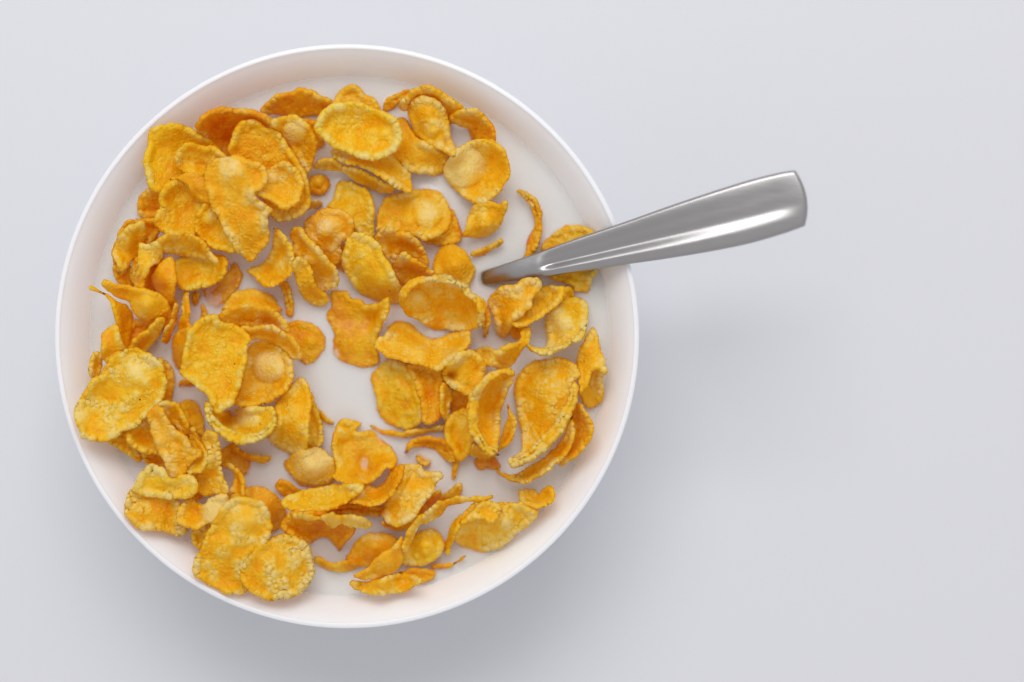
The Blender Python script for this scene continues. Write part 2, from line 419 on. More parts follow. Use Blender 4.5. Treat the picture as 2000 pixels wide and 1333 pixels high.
    o = bpy.data.objects.new("cornflake", me); scene.collection.objects.link(o); o.location = org
    tag(o, fl['label'], "cornflake", "cornflakes in the bowl of milk")
    if DEBUG: print("FLAKE", idx, shifts, fl['label'][:60])
    return o
DEBUG = False

# ------------------------------------------------------------------ the flakes, lowest first
# (label, zoom tile, outline, height controls in mm over the milk, blisters; tone 0 dark .. 1 pale, hue 0 orange .. 1 yellow)
# --- small pieces floating in the milk
F("tiny round cornflake bit floating alone inside a curved strip", 'M', "430 800 480 788 540 830 532 868 490 880 440 850", [(440,810,.25),(530,860,.3),(480,840,.5)], tone=.35)
F("thin sliver hanging in milk below the curved strip", 'M', "690 965 700 870 715 815 745 825 740 900 720 968", [(705,960,.2),(715,900,.4),(730,830,.7)], tone=.4)
F("ragged brown scrap sunk in milk above the nested crescents", 'M', "865 850 920 815 1000 805 1055 870 1040 908 960 905 920 918 880 890", [(880,850,.5),(1040,880,.5),(960,830,.7)], tone=.2, hue=.3)
F("slim dark sliver pointing into the open milk", 'H', "1310 1115 1370 1150 1430 1220 1480 1265 1440 1285 1380 1245 1325 1180", [(1330,1130,1.0),(1470,1270,.5),(1380,1220,.2)], tone=.35)
F("small orange drop half sunk under the big flat flake", 'H', "40 895 90 860 170 865 182 925 110 942 50 930", [(50,900,.2),(170,900,.6),(100,890,.5)], tone=.1, hue=.3)
F("tiny upright sliver in the milk under the wide cupped flake", 'C', "980 930 1040 920 1056 985 1025 1040 985 1020", [(1000,930,1.0),(1020,1035,.2),(1050,980,.5)], tone=.3)
F("thin dangling strand beside the big flat flake's upper corner", 'C', "1060 1030 1090 1030 1128 1140 1100 1170 1062 1150", [(1070,1040,.6),(1115,1140,.4),(1075,1120,.3)], tone=.4)
F("short thick strip lying in milk by the top pile", 'D', "585 335 620 270 670 245 712 275 700 312 640 322", [(600,320,1.4),(690,270,1.5),(650,310,.5)], tone=.4)
F("little round domed cornflake beside the top pile's edge", 'D', "580 60 620 10 700 5 760 45 775 120 720 182 640 196 590 170", [(680,90,1.8),(590,60,.5),(770,110,.4),(650,190,.3),(690,10,.5)], [(670,60,60,.8)], tone=.35)
F("dull orange flake wedged under the white-rimmed oval cup", 'B', "-60 470 20 450 100 480 150 600 140 690 60 740 -20 720 -50 600", [(20,470,2),(130,620,1),(40,720,.2),(-40,600,1.5)], tone=.25, hue=.4)
F("pale round tipped piece floating beside the long pale boat flake", 'L', "755 980 800 942 860 950 940 1005 985 1040 920 1080 830 1090 770 1035", [(800,970,1.8),(960,1040,.8),(830,1080,.4)], tone=.45)
F("amber sunken flake near the ring shaped crescent", 'K', "1440 780 1430 680 1530 620 1620 700 1705 780 1690 860 1630 890 1540 820", [(1450,700,1.6),(1690,800,.4),(1600,870,.3),(1550,700,.9)], tone=.2, hue=.35)
F("narrow bent strip floating under the scalloped cup", 'L', "340 610 390 618 440 675 520 708 600 718 660 716 705 708 700 760 620 776 520 752 430 712 380 662", [(360,620,2),(520,715,2.4),(700,715,2),(520,760,1),(650,770,1)], tone=.42)
F("small wet yellow tip poking up beside the beaded ribbon", 'O', "1540 340 1620 310 1680 240 1750 208 1777 240 1750 320 1680 390 1600 392", [(1750,220,1.4),(1690,260,1.5),(1560,350,.7),(1680,385,.2)], tone=.4, hue=.6)
F("thin brown thread along the wall at the bowl's bottom", 'O', "1490 970 1560 955 1640 958 1720 930 1790 880 1805 900 1740 950 1660 990 1560 1012 1500 1002", [(1500,985,.9),(1640,970,1.3),(1795,890,1.5),(1600,1005,.4)], tone=.35)
F("short beaded strip between round nubbly flake and pointed lens", 'O', "400 900 450 885 500 928 580 948 680 930 780 938 792 990 720 1032 600 1032 500 1002 430 962", [(420,900,1.2),(600,960,2.4),(780,950,1.6),(600,1030,.3)], tone=.5, hue=.7)
F("short crinkled strip afloat between spoon tip and pointed flake", 'E', "480 740 520 708 600 688 680 640 740 603 772 634 740 672 660 712 590 752 530 772 490 762", [(500,740,1.2),(640,665,2),(755,620,1.8),(640,725,.6)], tone=.45)
F("long wavy brown strip afloat above the spoon handle", 'E', "910 180 960 163 1010 200 1080 250 1116 320 1132 420 1136 520 1112 610 1090 690 1040 750 1000 792 960 772 988 700 1000 620 1038 540 1060 460 1050 370 1000 270 940 212", [(930,180,1.2),(1060,280,1.8),(1110,450,1.6),(1060,640,1.4),(980,770,1),(1050,420,.6)], tone=.32, hue=.35)
F("slim arched strip afloat below the flat nubbly flake", 'M', "80 568 130 583 200 608 300 618 420 603 540 583 620 568 628 598 540 626 430 652 350 666 250 652 180 632 120 602", [(90,575,.8),(300,622,1.6),(610,575,1.6),(350,660,.7)], tone=.45)
F("curved rainbow strip floating under the slim arched strip", 'M', "350 775 380 710 430 678 500 658 580 668 650 708 700 768 722 822 680 852 630 822 560 765 480 735 410 745 372 785", [(500,668,2.4),(370,755,1.1),(700,800,1.2),(560,745,.2),(640,825,.1),(430,720,1)], tone=.3, hue=.4)
F("drowned olive yellow cornflake below the wide cupped flake", 'C', "1080 880 1180 820 1290 740 1360 660 1410 700 1436 780 1400 880 1330 950 1260 1020 1190 1052 1130 1010 1095 940", [(1150,950,.15),(1380,740,.35),(1250,900,.35),(1200,1040,.1)], tone=.3, hue=.8, bump=.5, rim=.35)

# --- flakes down in the shade of the left pile
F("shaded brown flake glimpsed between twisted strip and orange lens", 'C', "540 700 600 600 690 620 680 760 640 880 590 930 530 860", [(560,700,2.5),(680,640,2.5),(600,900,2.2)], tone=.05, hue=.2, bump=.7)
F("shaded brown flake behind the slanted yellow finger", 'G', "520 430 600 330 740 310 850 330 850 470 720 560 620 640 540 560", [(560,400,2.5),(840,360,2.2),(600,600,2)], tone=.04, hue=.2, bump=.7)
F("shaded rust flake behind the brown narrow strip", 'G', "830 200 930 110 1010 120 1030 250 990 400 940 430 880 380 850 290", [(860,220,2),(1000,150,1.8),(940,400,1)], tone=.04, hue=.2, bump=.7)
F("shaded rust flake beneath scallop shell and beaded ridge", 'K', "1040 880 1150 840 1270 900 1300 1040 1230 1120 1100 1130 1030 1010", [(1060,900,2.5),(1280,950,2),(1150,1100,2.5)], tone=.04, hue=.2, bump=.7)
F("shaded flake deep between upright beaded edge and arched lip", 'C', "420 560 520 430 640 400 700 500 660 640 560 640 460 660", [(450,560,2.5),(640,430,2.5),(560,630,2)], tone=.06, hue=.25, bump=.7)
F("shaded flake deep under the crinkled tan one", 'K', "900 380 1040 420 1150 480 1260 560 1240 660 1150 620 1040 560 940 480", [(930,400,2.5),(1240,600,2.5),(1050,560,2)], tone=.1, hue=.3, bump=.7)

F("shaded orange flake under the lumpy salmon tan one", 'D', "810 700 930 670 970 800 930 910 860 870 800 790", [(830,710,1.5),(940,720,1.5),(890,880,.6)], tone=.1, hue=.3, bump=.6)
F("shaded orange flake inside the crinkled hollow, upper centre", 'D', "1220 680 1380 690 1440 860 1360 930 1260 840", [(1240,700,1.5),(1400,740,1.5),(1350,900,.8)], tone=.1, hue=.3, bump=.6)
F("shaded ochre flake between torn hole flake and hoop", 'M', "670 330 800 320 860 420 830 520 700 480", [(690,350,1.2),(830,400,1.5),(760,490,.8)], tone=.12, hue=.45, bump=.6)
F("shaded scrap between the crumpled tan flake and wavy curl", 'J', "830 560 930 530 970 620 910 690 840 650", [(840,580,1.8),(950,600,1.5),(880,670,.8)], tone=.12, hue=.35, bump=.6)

# --- back row along the upper wall
F("large curled brown flake nearest the bowl's upper wall", 'A', "1290 370 1340 300 1420 220 1500 195 1580 185 1640 163 1760 188 1850 235 1904 258 1985 330 1960 400 1880 402 1700 425 1560 420 1450 390 1380 400", [(1400,240,4),(1640,175,5),(1900,270,3.5),(1350,380,1),(1600,410,.6),(1900,395,.6)], [(1640,240,90,1)], tone=.32, hue=.45)
F("knobbly flake peeking out behind the white-rimmed oval cup", 'B', "250 300 280 220 330 160 400 128 470 150 540 210 620 260 682 340 640 430 450 450 300 400", [(400,140,2.6),(600,260,2.4),(400,380,2.2),(270,280,1)], tone=.45)
F("small smooth orange flake beside the curled flake with ribbed rim", 'B', "705 352 730 262 790 220 850 200 900 172 952 190 930 262 870 292 820 332 760 372", [(740,270,1.4),(910,180,1.6),(770,360,.5),(870,280,.8)], tone=.25, hue=.45)
F("curled flake with ribbed rim arching behind the domed tail flake", 'B', "868 315 920 232 1000 165 1100 138 1200 160 1300 220 1390 280 1436 340 1390 410 1330 480 1200 450 1050 400 980 352 900 358", [(1100,145,8),(1300,228,7.5),(1425,340,6),(910,290,5),(1200,420,1),(1000,330,1.8),(1330,440,1.5)], tone=.42, hue=.4, bump=1.3)
F("shadowed orange cup under the rim at the upper right wall", 'B', "1330 420 1380 370 1460 345 1560 350 1640 400 1710 480 1742 580 1738 652 1650 645 1550 642 1520 600 1500 540 1400 502 1340 482", [(1450,350,5),(1650,408,5.5),(1735,600,4),(1540,500,1.4),(1400,480,1.2),(1560,640,.2),(1640,560,2)], [(1560,470,70,.8)], tone=.22, hue=.35)
F("scalloped flat flake under the domed tail flake", 'B', "780 780 830 690 862 550 850 450 920 450 960 520 1020 600 1150 680 1280 760 1302 830 1260 920 1170 957 1060 942 950 920 880 862 810 822", [(900,480,2),(850,750,2.6),(1100,780,4.2),(1200,940,.9),(900,900,2),(1290,820,1.6)], tone=.48)
F("domed flake ending in a pale beaded tail, bowl's top right", 'B', "948 370 980 290 1030 245 1110 238 1200 265 1270 350 1306 450 1322 560 1338 640 1372 690 1384 745 1350 782 1270 742 1180 702 1100 642 1020 582 970 470", [(1110,255,6.5),(1120,400,8.8),(955,390,4.5),(1300,450,4.5),(1340,650,4),(1200,560,7.2),(1365,755,7),(1180,700,5),(1030,580,4)], [(1150,570,60,1),(1240,640,50,1.2),(1320,710,45,1.2)], tone=.62)
F("orange shell flake with big tan dome above pointed flake", 'B', "1288 900 1320 820 1380 740 1450 700 1540 650 1640 643 1750 668 1832 750 1874 870 1864 980 1800 1080 1700 1180 1600 1224 1500 1182 1400 1112 1310 1012", [(1650,650,6),(1862,850,6.8),(1760,1100,5),(1600,1212,3.6),(1650,900,1.4),(1400,1080,1),(1300,900,.8),(1450,710,2.6)], [(1450,880,205,4.2)], tone=.5, hue=.6)
F("lower of two ribbed strips below the white-rimmed oval cup", 'B', "80 890 140 830 270 828 330 868 480 908 600 968 720 1038 785 1080 740 1122 640 1112 500 1052 400 992 300 932 160 922", [(100,890,1.8),(400,890,5),(750,1075,4.6),(420,990,1.6),(650,1110,.6),(250,925,1.4)], tone=.4, hue=.55)
F("upper of two ribbed strips below the white-rimmed oval cup", 'B', "240 750 330 738 500 758 700 758 780 788 860 850 920 920 952 1000 958 1100 900 1122 800 1062 700 992 600 942 480 872 440 882 300 822", [(300,760,5.5),(500,790,6.5),(720,985,8),(900,1105,7.5),(945,1000,3.5),(800,800,3.5),(460,865,8.2)], tone=.58, hue=.6, bump=1.3)
F("white-rimmed oval cup of pale yellow, bowl's top centre", 'B', "88 520 130 430 170 360 250 310 350 293 450 303 540 320 640 350 740 390 820 450 852 520 862 600 840 670 790 742 700 792 600 812 490 792 380 752 280 712 200 652 138 590", [(480,550,8.2),(480,300,12),(480,785,12.4),(95,520,13),(855,580,12.6),(200,400,12.4),(780,420,12.2),(250,690,12.6),(780,735,12.4)], [(600,560,60,.6),(710,580,70,.7)], tone=.55, hue=.95, rim=1.7)

# --- upper left pile
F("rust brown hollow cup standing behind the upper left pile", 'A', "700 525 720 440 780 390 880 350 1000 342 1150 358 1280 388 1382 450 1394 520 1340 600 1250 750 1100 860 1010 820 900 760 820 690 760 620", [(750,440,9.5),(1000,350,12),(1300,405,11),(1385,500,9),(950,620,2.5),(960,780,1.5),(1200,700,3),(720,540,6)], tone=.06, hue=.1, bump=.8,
  extra=[('A', "700 525 720 440 780 390 880 350 1000 342 1150 358 1280 388 1382 450 1394 520 1350 495 1270 440 1140 402 1000 392 880 402 800 432 755 485 735 545", [(715,520,8),(740,460,11),(800,405,11.5),(880,370,12.5),(1000,365,13),(1150,380,13),(1280,415,12.5),(1375,480,10.5),(1000,345,11),(1000,390,10.5)], (), .5)])
F("dark rounded flake low against the left wall", 'A', "138 1240 170 1150 230 1090 330 1080 420 1150 420 1300 380 1370 280 1372 170 1350", [(170,1200,4),(250,1100,5),(380,1250,4),(250,1360,2.4)], tone=.15, hue=.3)
F("smooth egg yellow flake at the upper left pile's outer corner", 'A', "290 525 240 555 240 680 215 760 200 840 215 920 250 1060 320 1108 380 1110 450 1092 560 1020 760 900 900 800 880 720 810 650 700 590 600 530 480 500 400 505", [(270,540,9),(480,505,9.5),(300,1060,8.5),(212,840,9),(480,750,5.6),(800,660,5),(650,950,4.6),(850,760,4.5)], tone=.42, hue=1.0, bump=.6)
F("small dark scrap behind the left wall's pale edged flakes", 'C', "450 252 560 225 650 240 692 330 640 400 580 462 540 432 500 350", [(480,260,6),(640,260,4.5),(580,450,3),(560,330,4)], tone=.2, hue=.3)
F("flat square orange flake under the pointed lens in the pile", 'C', "640 210 680 120 668 40 720 -60 850 -130 1000 -60 1120 60 1060 200 1012 330 1000 392 900 385 800 392 720 352 660 300", [(690,60,8.5),(660,220,8.5),(720,340,8.5),(1000,0,6),(960,360,6.5),(850,130,5.4),(850,-110,6)], tone=.32, hue=.75)
F("blistered yellow flake tucked below the topmost tan flake", 'C', "1008 330 1000 260 1012 180 1050 152 1110 60 1160 30 1230 150 1290 310 1350 390 1370 500 1340 537 1250 522 1150 492 1090 432 1040 392", [(1030,165,10),(1008,290,9.5),(1100,450,9),(1330,525,8),(1150,350,6.8),(1290,350,7.5),(1160,60,9)], [(1130,225,90,1.6)], tone=.42, hue=.85)
F("smooth tan pointed lens leaning on the pile's left side", 'A', "448 1010 500 985 570 950 650 942 740 970 790 1020 822 1100 830 1180 800 1215 720 1195 640 1130 600 1060 540 1015", [(650,1010,12),(455,1008,9),(810,1190,9),(690,1180,7.5),(770,1000,10),(720,1080,12)], tone=.5, bump=.25, rim=.35)
F("ruffled whitish edged flake overlapping the egg yellow one", 'A', "498 800 570 690 640 663 720 680 780 690 820 678 880 720 940 778 974 812 920 900 800 970 650 962 520 905", [(590,690,13.5),(800,690,13.5),(960,805,13),(510,850,8.5),(700,900,7.5),(850,930,9)], [(850,840,75,1.4)], tone=.45, hue=.7)
F("folded flake with smooth bump behind the pile's right side", 'A', "1385 490 1430 440 1510 423 1600 408 1682 450 1752 540 1792 640 1798 740 1772 810 1732 900 1700 952 1640 850 1540 690 1450 570", [(1500,435,9.5),(1700,490,10.5),(1790,700,8),(1700,910,4.5),(1550,660,5.5),(1420,500,9)], [(1590,560,120,2.8)], tone=.45)
F("long golden brown flake running down the upper left pile", 'A', "998 730 1020 650 1030 600 1060 540 1110 480 1200 463 1280 490 1322 530 1400 540 1460 600 1520 680 1580 760 1640 860 1692 960 1718 1080 1724 1200 1682 1290 1580 1344 1442 1368 1402 1352 1340 1250 1250 1100 1150 960 1050 850 1008 800", [(1150,480,13),(1400,560,11),(1005,720,12),(1250,760,9.8),(1690,1000,8.8),(1640,1300,7),(1430,1350,6.5),(1350,1100,8)], tone=.34, hue=.6)
F("crumpled shallow flake with whitish lip on the golden brown one", 'A', "1220 1130 1250 1040 1330 950 1440 862 1500 838 1580 880 1642 960 1674 1060 1664 1130 1640 1200 1570 1252 1500 1272 1440 1252 1380 1212 1300 1172", [(1450,1050,9.8),(1520,850,12),(1660,1080,11.8),(1520,1258,13),(1320,1170,13),(1300,980,11.5)], [(1390,985,65,1.4)], tone=.52, hue=.55)
F("topmost pale tan flake tapering down the upper left pile", 'A', "780 1000 790 920 830 860 900 830 1000 813 1080 808 1140 840 1190 850 1260 858 1312 910 1336 980 1312 1060 1270 1110 1222 1142 1272 1200 1342 1250 1372 1290 1328 1342 1338 1442 1338 1562 1278 1652 1187 1730 1117 1704 1037 1622 997 1532 937 1452 897 1342 857 1282 818 1182 785 1080", [(1000,825,15.5),(1050,930,17.5),(1270,950,15),(790,1000,14),(1080,1200,14),(1330,1290,13.5),(900,1350,12),(1120,1450,13),(1180,1710,7.5),(1330,1500,11)], [(1010,910,160,1.2)], tone=.62, hue=.45, bump=1.2)

# --- left wall
F("dull outer flake pressed to the left wall", 'C', "235 560 250 460 290 360 330 300 390 240 440 280 360 480 310 650 260 640", [(260,480,6),(390,250,6.5),(300,640,4),(380,400,5)], tone=.28, hue=.5)
F("brown flake low behind the white edged flake, left wall", 'C', "250 650 330 700 400 660 425 750 432 850 340 835 270 790", [(270,670,4),(410,690,3),(350,820,3.5)], tone=.2, hue=.35)
F("upright flake with beaded white edge beside the left wall", 'C', "246 560 270 460 310 380 370 310 430 280 500 240 542 290 548 400 520 470 470 560 420 602 380 662 330 702 282 642", [(440,290,10.5),(370,430,10.5),(320,620,9.5),(262,520,6),(535,300,7.5),(505,450,5.5),(400,620,6)], tone=.48, hue=.6)
F("wide cupped olive flake under the arched pale lip, left side", 'C', "800 760 830 640 900 580 1050 560 1200 560 1290 600 1298 680 1272 762 1182 822 1080 862 960 888 880 872 838 822", [(900,650,2.2),(1050,850,4.2),(1292,680,5),(1000,600,2),(838,810,3.6),(1180,810,4.4)], tone=.36, hue=.85)
F("arched thin flake with pale lip over the wide cupped flake", 'C', "658 440 700 395 780 358 860 353 950 368 1000 398 1060 418 1112 480 1152 540 1192 580 1208 622 1190 642 1150 612 1100 600 1000 590 900 570 800 555 720 525 680 485", [(860,360,10),(1000,402,10.5),(1190,600,9.5),(690,430,9),(850,540,4),(1000,580,3.5),(1120,590,5.5)], [(870,470,100,.8)], tone=.42, hue=.55)
F("small smooth sliver beside the twisted standing strip, left", 'C', "400 720 430 640 470 600 492 680 466 750 450 840 412 790", [(470,620,6.5),(415,730,5),(445,820,5)], tone=.4)
F("twisted pale strip standing near the left wall", 'C', "468 600 480 510 500 460 550 473 600 455 660 448 692 500 708 570 690 622 620 662 582 692 562 760 542 830 520 868 470 862 440 822 450 740 480 680", [(550,480,11),(660,470,9.5),(580,620,11),(520,740,10.5),(505,850,9),(695,600,6),(448,800,6.5)], tone=.68, hue=.7)
F("smooth orange lens standing between twisted strip and cupped flake", 'C', "608 780 640 700 690 640 740 598 792 598 818 680 828 760 822 860 802 960 772 1014 740 990 690 922 640 872", [(765,615,8),(725,780,10.5),(818,760,8.6),(782,990,6.5),(618,790,6),(685,905,6)], tone=.42, hue=.5, bump=.3, rim=.35)
F("curved upright flake with spiky tip reaching left over the wall", 'C', "28 885 48 858 110 888 160 918 220 948 300 1000 380 1050 422 1130 410 1240 392 1340 372 1420 290 1440 272 1333 270 1180 230 1080 200 990 130 932 60 912", [(45,878,11.5),(200,980,11),(258,1180,10),(285,1420,8.5),(340,1040,6.5),(405,1180,3.2),(380,1380,4)], tone=.25, hue=.75, bump=.5, rim=.35)
F("fat smooth lens flake crossing over the spiky tipped flake", 'C', "148 835 190 798 250 823 330 848 420 858 520 878 610 898 680 938 732 990 758 1050 740 1092 680 1122 610 1152 540 1168 470 1132 420 1072 390 1002 320 972 240 932 180 892", [(180,815,12),(420,868,13),(700,955,12),(560,1040,12.5),(540,1155,8),(745,1070,9),(400,1000,9),(220,905,10)], [(560,1050,130,1)], tone=.46, hue=.6, bump=.35, rim=.35)
F("dark crumpled flake beside the curved upright flake, left edge", 'G', "330 470 360 410 420 370 470 358 500 470 530 540 590 600 500 660 400 722 332 640 328 560", [(400,400,6),(440,520,7),(345,650,6),(560,590,4)], tone=.4, hue=.6)
F("little pale flake touching the left wall above the largest flake", 'G', "208 740 225 660 260 613 322 620 332 700 312 820 260 852 220 822", [(240,640,8.5),(225,780,8.5),(310,680,6.5),(290,820,6.5)], tone=.55, hue=.5)
F("slanted finger of yellow flake above the largest flake", 'G', "588 580 610 520 660 460 720 420 790 360 840 310 900 298 908 340 882 400 840 470 790 540 740 602 680 614 610 602", [(620,540,6.8),(760,415,8.5),(890,310,8),(740,590,3),(860,440,4.5)], tone=.45, hue=.8)
F("brown narrow strip beside the slanted yellow finger", 'G', "888 480 930 370 968 300 985 200 1020 160 1042 220 1022 330 982 420 942 522 900 512", [(1015,180,5),(960,340,5.5),(910,490,4.5),(1030,250,3)], tone=.35, hue=.45)
F("tall thin forked strip left of the big flat flake", 'G', "1068 180 1088 80 1130 68 1142 200 1142 330 1164 390 1130 462 1060 432 1040 350 1075 260", [(1110,80,4),(1100,250,5),(1140,380,5.5),(1060,400,3)], tone=.45, hue=.5)
F("tan almond flake half tucked under the big flat flake", 'G', "985 560 1000 460 1060 400 1150 390 1145 520 1085 640 1075 742 1022 744 990 660", [(1060,420,4),(1060,560,4.5),(990,600,1.6),(1045,730,1)], tone=.5, hue=.45, bump=.5, rim=.35)
F("brown flake edge showing right of the largest flake", 'G', "860 680 950 718 992 800 1004 900 994 1000 960 1072 900 1062 870 900", [(960,740,1.6),(1000,900,1),(950,1060,1),(880,850,3)], tone=.22, hue=.5)

# --- lower left
F("dim flake slipping down between largest flake and lower left wall", 'K', "380 572 450 520 540 480 640 620 692 740 650 762 560 702 470 642", [(420,570,6),(560,560,4.5),(660,740,3.6),(550,680,4.5)], tone=.25, hue=.5)
F("shadowed scrap below the scalloped edge flake, lower left", 'K', "690 690 780 690 860 690 930 800 860 832 760 795", [(700,700,3.5),(860,700,3),(860,820,3)], tone=.15, hue=.3)
F("rounded scalloped edge flake under the crinkled tan one", 'K', "563 560 570 500 620 440 700 400 770 368 840 470 880 600 865 702 780 702 720 692 650 662 600 622", [(585,540,7.5),(650,650,7.5),(800,695,7),(770,390,5.5),(730,550,4.8)], tone=.4, hue=.65)
F("wet amber flake sunk behind the crinkled tan flake", 'K', "1060 230 1150 203 1222 228 1254 320 1284 450 1264 525 1200 490 1130 410 1090 310", [(1150,220,.8),(1240,350,.7),(1250,500,1.2),(1130,350,1.5)], [(1190,390,55,.9)], tone=.3, hue=.7, bump=.5, rim=.35)
F("largest nubbly yellow flake propped on the left rim", 'G', "68 1260 90 1140 150 1030 210 940 260 860 330 830 330 780 390 730 400 690 480 650 580 598 680 608 760 638 832 690 872 730 892 800 914 880 908 960 882 1040 840 1112 770 1182 690 1222 660 1272 580 1302 520 1322 510 1350 440 1390 380 1420 250 1415 150 1390 78 1310", [(640,800,13.5),(880,820,12.5),(600,615,13),(420,1000,11.5),(90,1230,14),(300,1400,13),(580,1290,12),(800,1130,11),(290,870,13.5),(240,1150,11)], [(660,830,150,1.6),(150,1210,95,1.3)], tone=.62, hue=.75, bump=1.5)
F("arched yellow curl behind the top of the crinkled tan flake", 'K', "850 222 940 208 1040 238 1092 320 1122 400 1122 502 1060 482 990 422 940 382 890 300", [(900,225,11),(1060,260,11),(1118,420,10),(980,380,7.5),(1040,450,7.5)], tone=.45, hue=.65)
F("open loop of yellow flake beside the crinkled tan one", 'K', "1130 470 1190 468 1222 560 1272 640 1312 700 1304 800 1250 862 1170 888 1100 862 1130 820 1180 760 1200 690 1160 610 1130 540", [(1200,480,8.5),(1305,730,10.5),(1180,880,10),(1190,720,7.5),(1160,600,7)], tone=.5, hue=.75)
F("half sunk orange body with tall beaded ridge, lower left", 'K', "1270 570 1300 500 1350 488 1396 520 1422 620 1434 720 1444 820 1464 920 1494 1042 1460 1072 1380 1075 1290 1080 1200 1030 1205 900 1290 800 1310 700 1282 640", [(1360,500,11),(1425,700,10.5),(1480,1030,10),(1285,600,7.5),(1300,820,5.5),(1240,980,4.5),(1370,950,7)], tone=.42, hue=.55, bump=1.3)
F("ring shaped crescent right of the beaded ridge", 'K', "1440 800 1520 783 1592 840 1642 930 1658 1030 1642 1105 1550 1110 1480 1085 1535 990 1562 920 1530 850 1470 830", [(1520,795,5.5),(1640,950,7),(1640,1090,7.5),(1520,1060,4.5),(1550,910,3.8)], tone=.42, hue=.5)
F("fluffy tan dome low in milk right of the lower left pile", 'N', "1185 265 1280 243 1380 268 1462 330 1532 410 1558 500 1532 605 1440 645 1350 620 1250 520 1180 420 1175 330", [(1300,270,3),(1370,420,6),(1545,500,1),(1450,635,.8),(1200,400,5)], tone=.72, hue=.2, bump=.5, rim=.35)
F("small yellow wedge at the bottom left wall under the nubbly pair", 'N', "686 700 700 640 800 600 900 560 900 640 830 730 770 825 710 785", [(700,680,5.5),(850,600,6),(760,800,4.5)], tone=.42, hue=.75)
F("ridged orange slab against the lower left wall", 'N', "73 420 100 320 150 265 300 320 500 330 575 400 575 500 565 560 640 620 645 662 560 694 480 674 410 644 380 664 300 644 210 634 140 655 98 570 78 500", [(110,400,9),(300,480,9.5),(560,430,6),(620,650,5),(150,635,7.5),(400,645,7),(300,350,8)], tone=.52, hue=.45, bump=1.4)
F("flake with round tan dome left of the long nubbly flake", 'N', "548 560 560 480 600 400 680 358 780 410 850 348 930 318 1010 345 1010 450 945 520 892 570 800 602 740 634 660 624 590 602", [(570,450,9),(640,612,10),(740,628,10.5),(850,590,10),(720,470,7),(940,390,9)], [(900,440,150,3.2)], tone=.58, hue=.5)
F("crinkled tan flake lying diagonally on the lower left pile", 'K', "768 360 790 300 850 268 900 290 950 390 1010 460 1080 520 1132 580 1172 640 1242 658 1238 712 1180 762 1130 812 1092 872 1010 922 950 902 930 832 908 760 858 680 828 590 798 500", [(850,290,13.5),(900,480,14.5),(1050,600,14),(1225,690,13.5),(1000,750,13.5),(1000,905,11.5),(800,430,12),(860,650,12),(1120,800,12)], [(890,570,75,1),(1000,860,60,.8)], tone=.6, hue=.3, bump=1.1)
F("scallop shell flake with a little tube hole, lower left", 'K', "618 1040 650 970 680 900 740 830 800 798 850 818 900 830 940 900 980 930 1060 898 1140 898 1202 950 1214 1020 1172 1082 1090 1118 1020 1102 960 1118 880 1102 800 1088 720 1082 660 1052", [(800,820,12.5),(650,1010,12),(900,970,13),(1185,950,12),(1060,915,10.5),(900,1095,11),(1150,1080,11.5)], [(800,850,62,1.6),(800,850,36,-3.0),(1140,970,90,.9)], tone=.66, hue=.8)
F("long nubbly pale flake hanging to the lower left rim", 'N', "1010 420 1080 368 1180 358 1280 378 1352 420 1392 510 1418 600 1412 680 1372 760 1300 832 1225 890 1195 960 1170 1050 1195 1130 1182 1202 1080 1228 980 1222 900 1182 820 1112 740 1062 713 1000 730 920 780 830 810 750 860 650 900 580 950 490", [(1150,375,14),(1200,550,15.5),(1400,620,12),(890,620,13),(1020,850,13),(745,950,11),(850,1110,9),(1050,1215,8),(1170,1050,9),(1270,850,11.5)], [(1180,560,190,1.2)], tone=.58, hue=.6, bump=1.5)
F("round nubbly golden disc at the bottom of the bowl", 'N', "1158 1080 1165 1010 1200 930 1240 870 1310 808 1380 768 1460 718 1550 698 1640 713 1722 760 1774 840 1804 940 1804 1040 1764 1132 1692 1212 1600 1262 1500 1279 1400 1279 1300 1242 1220 1192 1178 1140", [(1480,980,12.5),(1180,1080,11.5),(1550,710,8.5),(1795,980,7),(1450,1270,9.5),(1300,830,11.5),(1690,1205,7.5)], tone=.6, hue=.55, bump=1.8)

# --- centre left group
F("domed arc of flake rising from milk above the pale arched lips", 'H', "455 222 490 160 540 90 620 45 730 33 830 50 920 110 968 180 975 225 800 260 600 250", [(730,40,1.6),(490,160,1.4),(955,180,1.2),(700,150,4),(600,230,3.5),(900,220,3)], tone=.4, hue=.6)
F("smooth wet oval floating right of the pale arched lips", 'H', "1040 380 1130 328 1240 338 1340 388 1398 470 1398 560 1342 650 1290 702 1230 722 1180 692 1140 620 1070 520", [(1240,500,1.5),(1110,360,.8),(1390,520,.5),(1230,712,.3),(1120,560,1)], [(1270,510,75,.9)], tone=.32, hue=.6, bump=.5, rim=.35)
F("round flake with a big tan button bubble, centre left", 'H', "558 1060 620 950 640 800 690 600 780 525 900 530 1000 580 1072 660 1098 770 1084 870 1032 972 950 1032 850 1082 740 1104 630 1104", [(850,950,2.8),(1092,800,5.6),(950,1022,5.8),(740,1094,5.4),(580,1060,5),(700,700,2.8),(900,560,3.2)], [(885,740,155,3.6)], tone=.45, hue=.55)
F("outer pale arched lip above the button bubble flake", 'H', "398 282 460 233 540 188 640 168 740 173 850 188 930 228 1002 290 1042 350 1064 412 980 400 900 372 700 380 500 360 420 325", [(640,178,12.5),(900,222,12),(1050,385,11),(430,272,11.5),(700,365,6),(900,355,6),(500,345,8)], tone=.6, hue=.4)
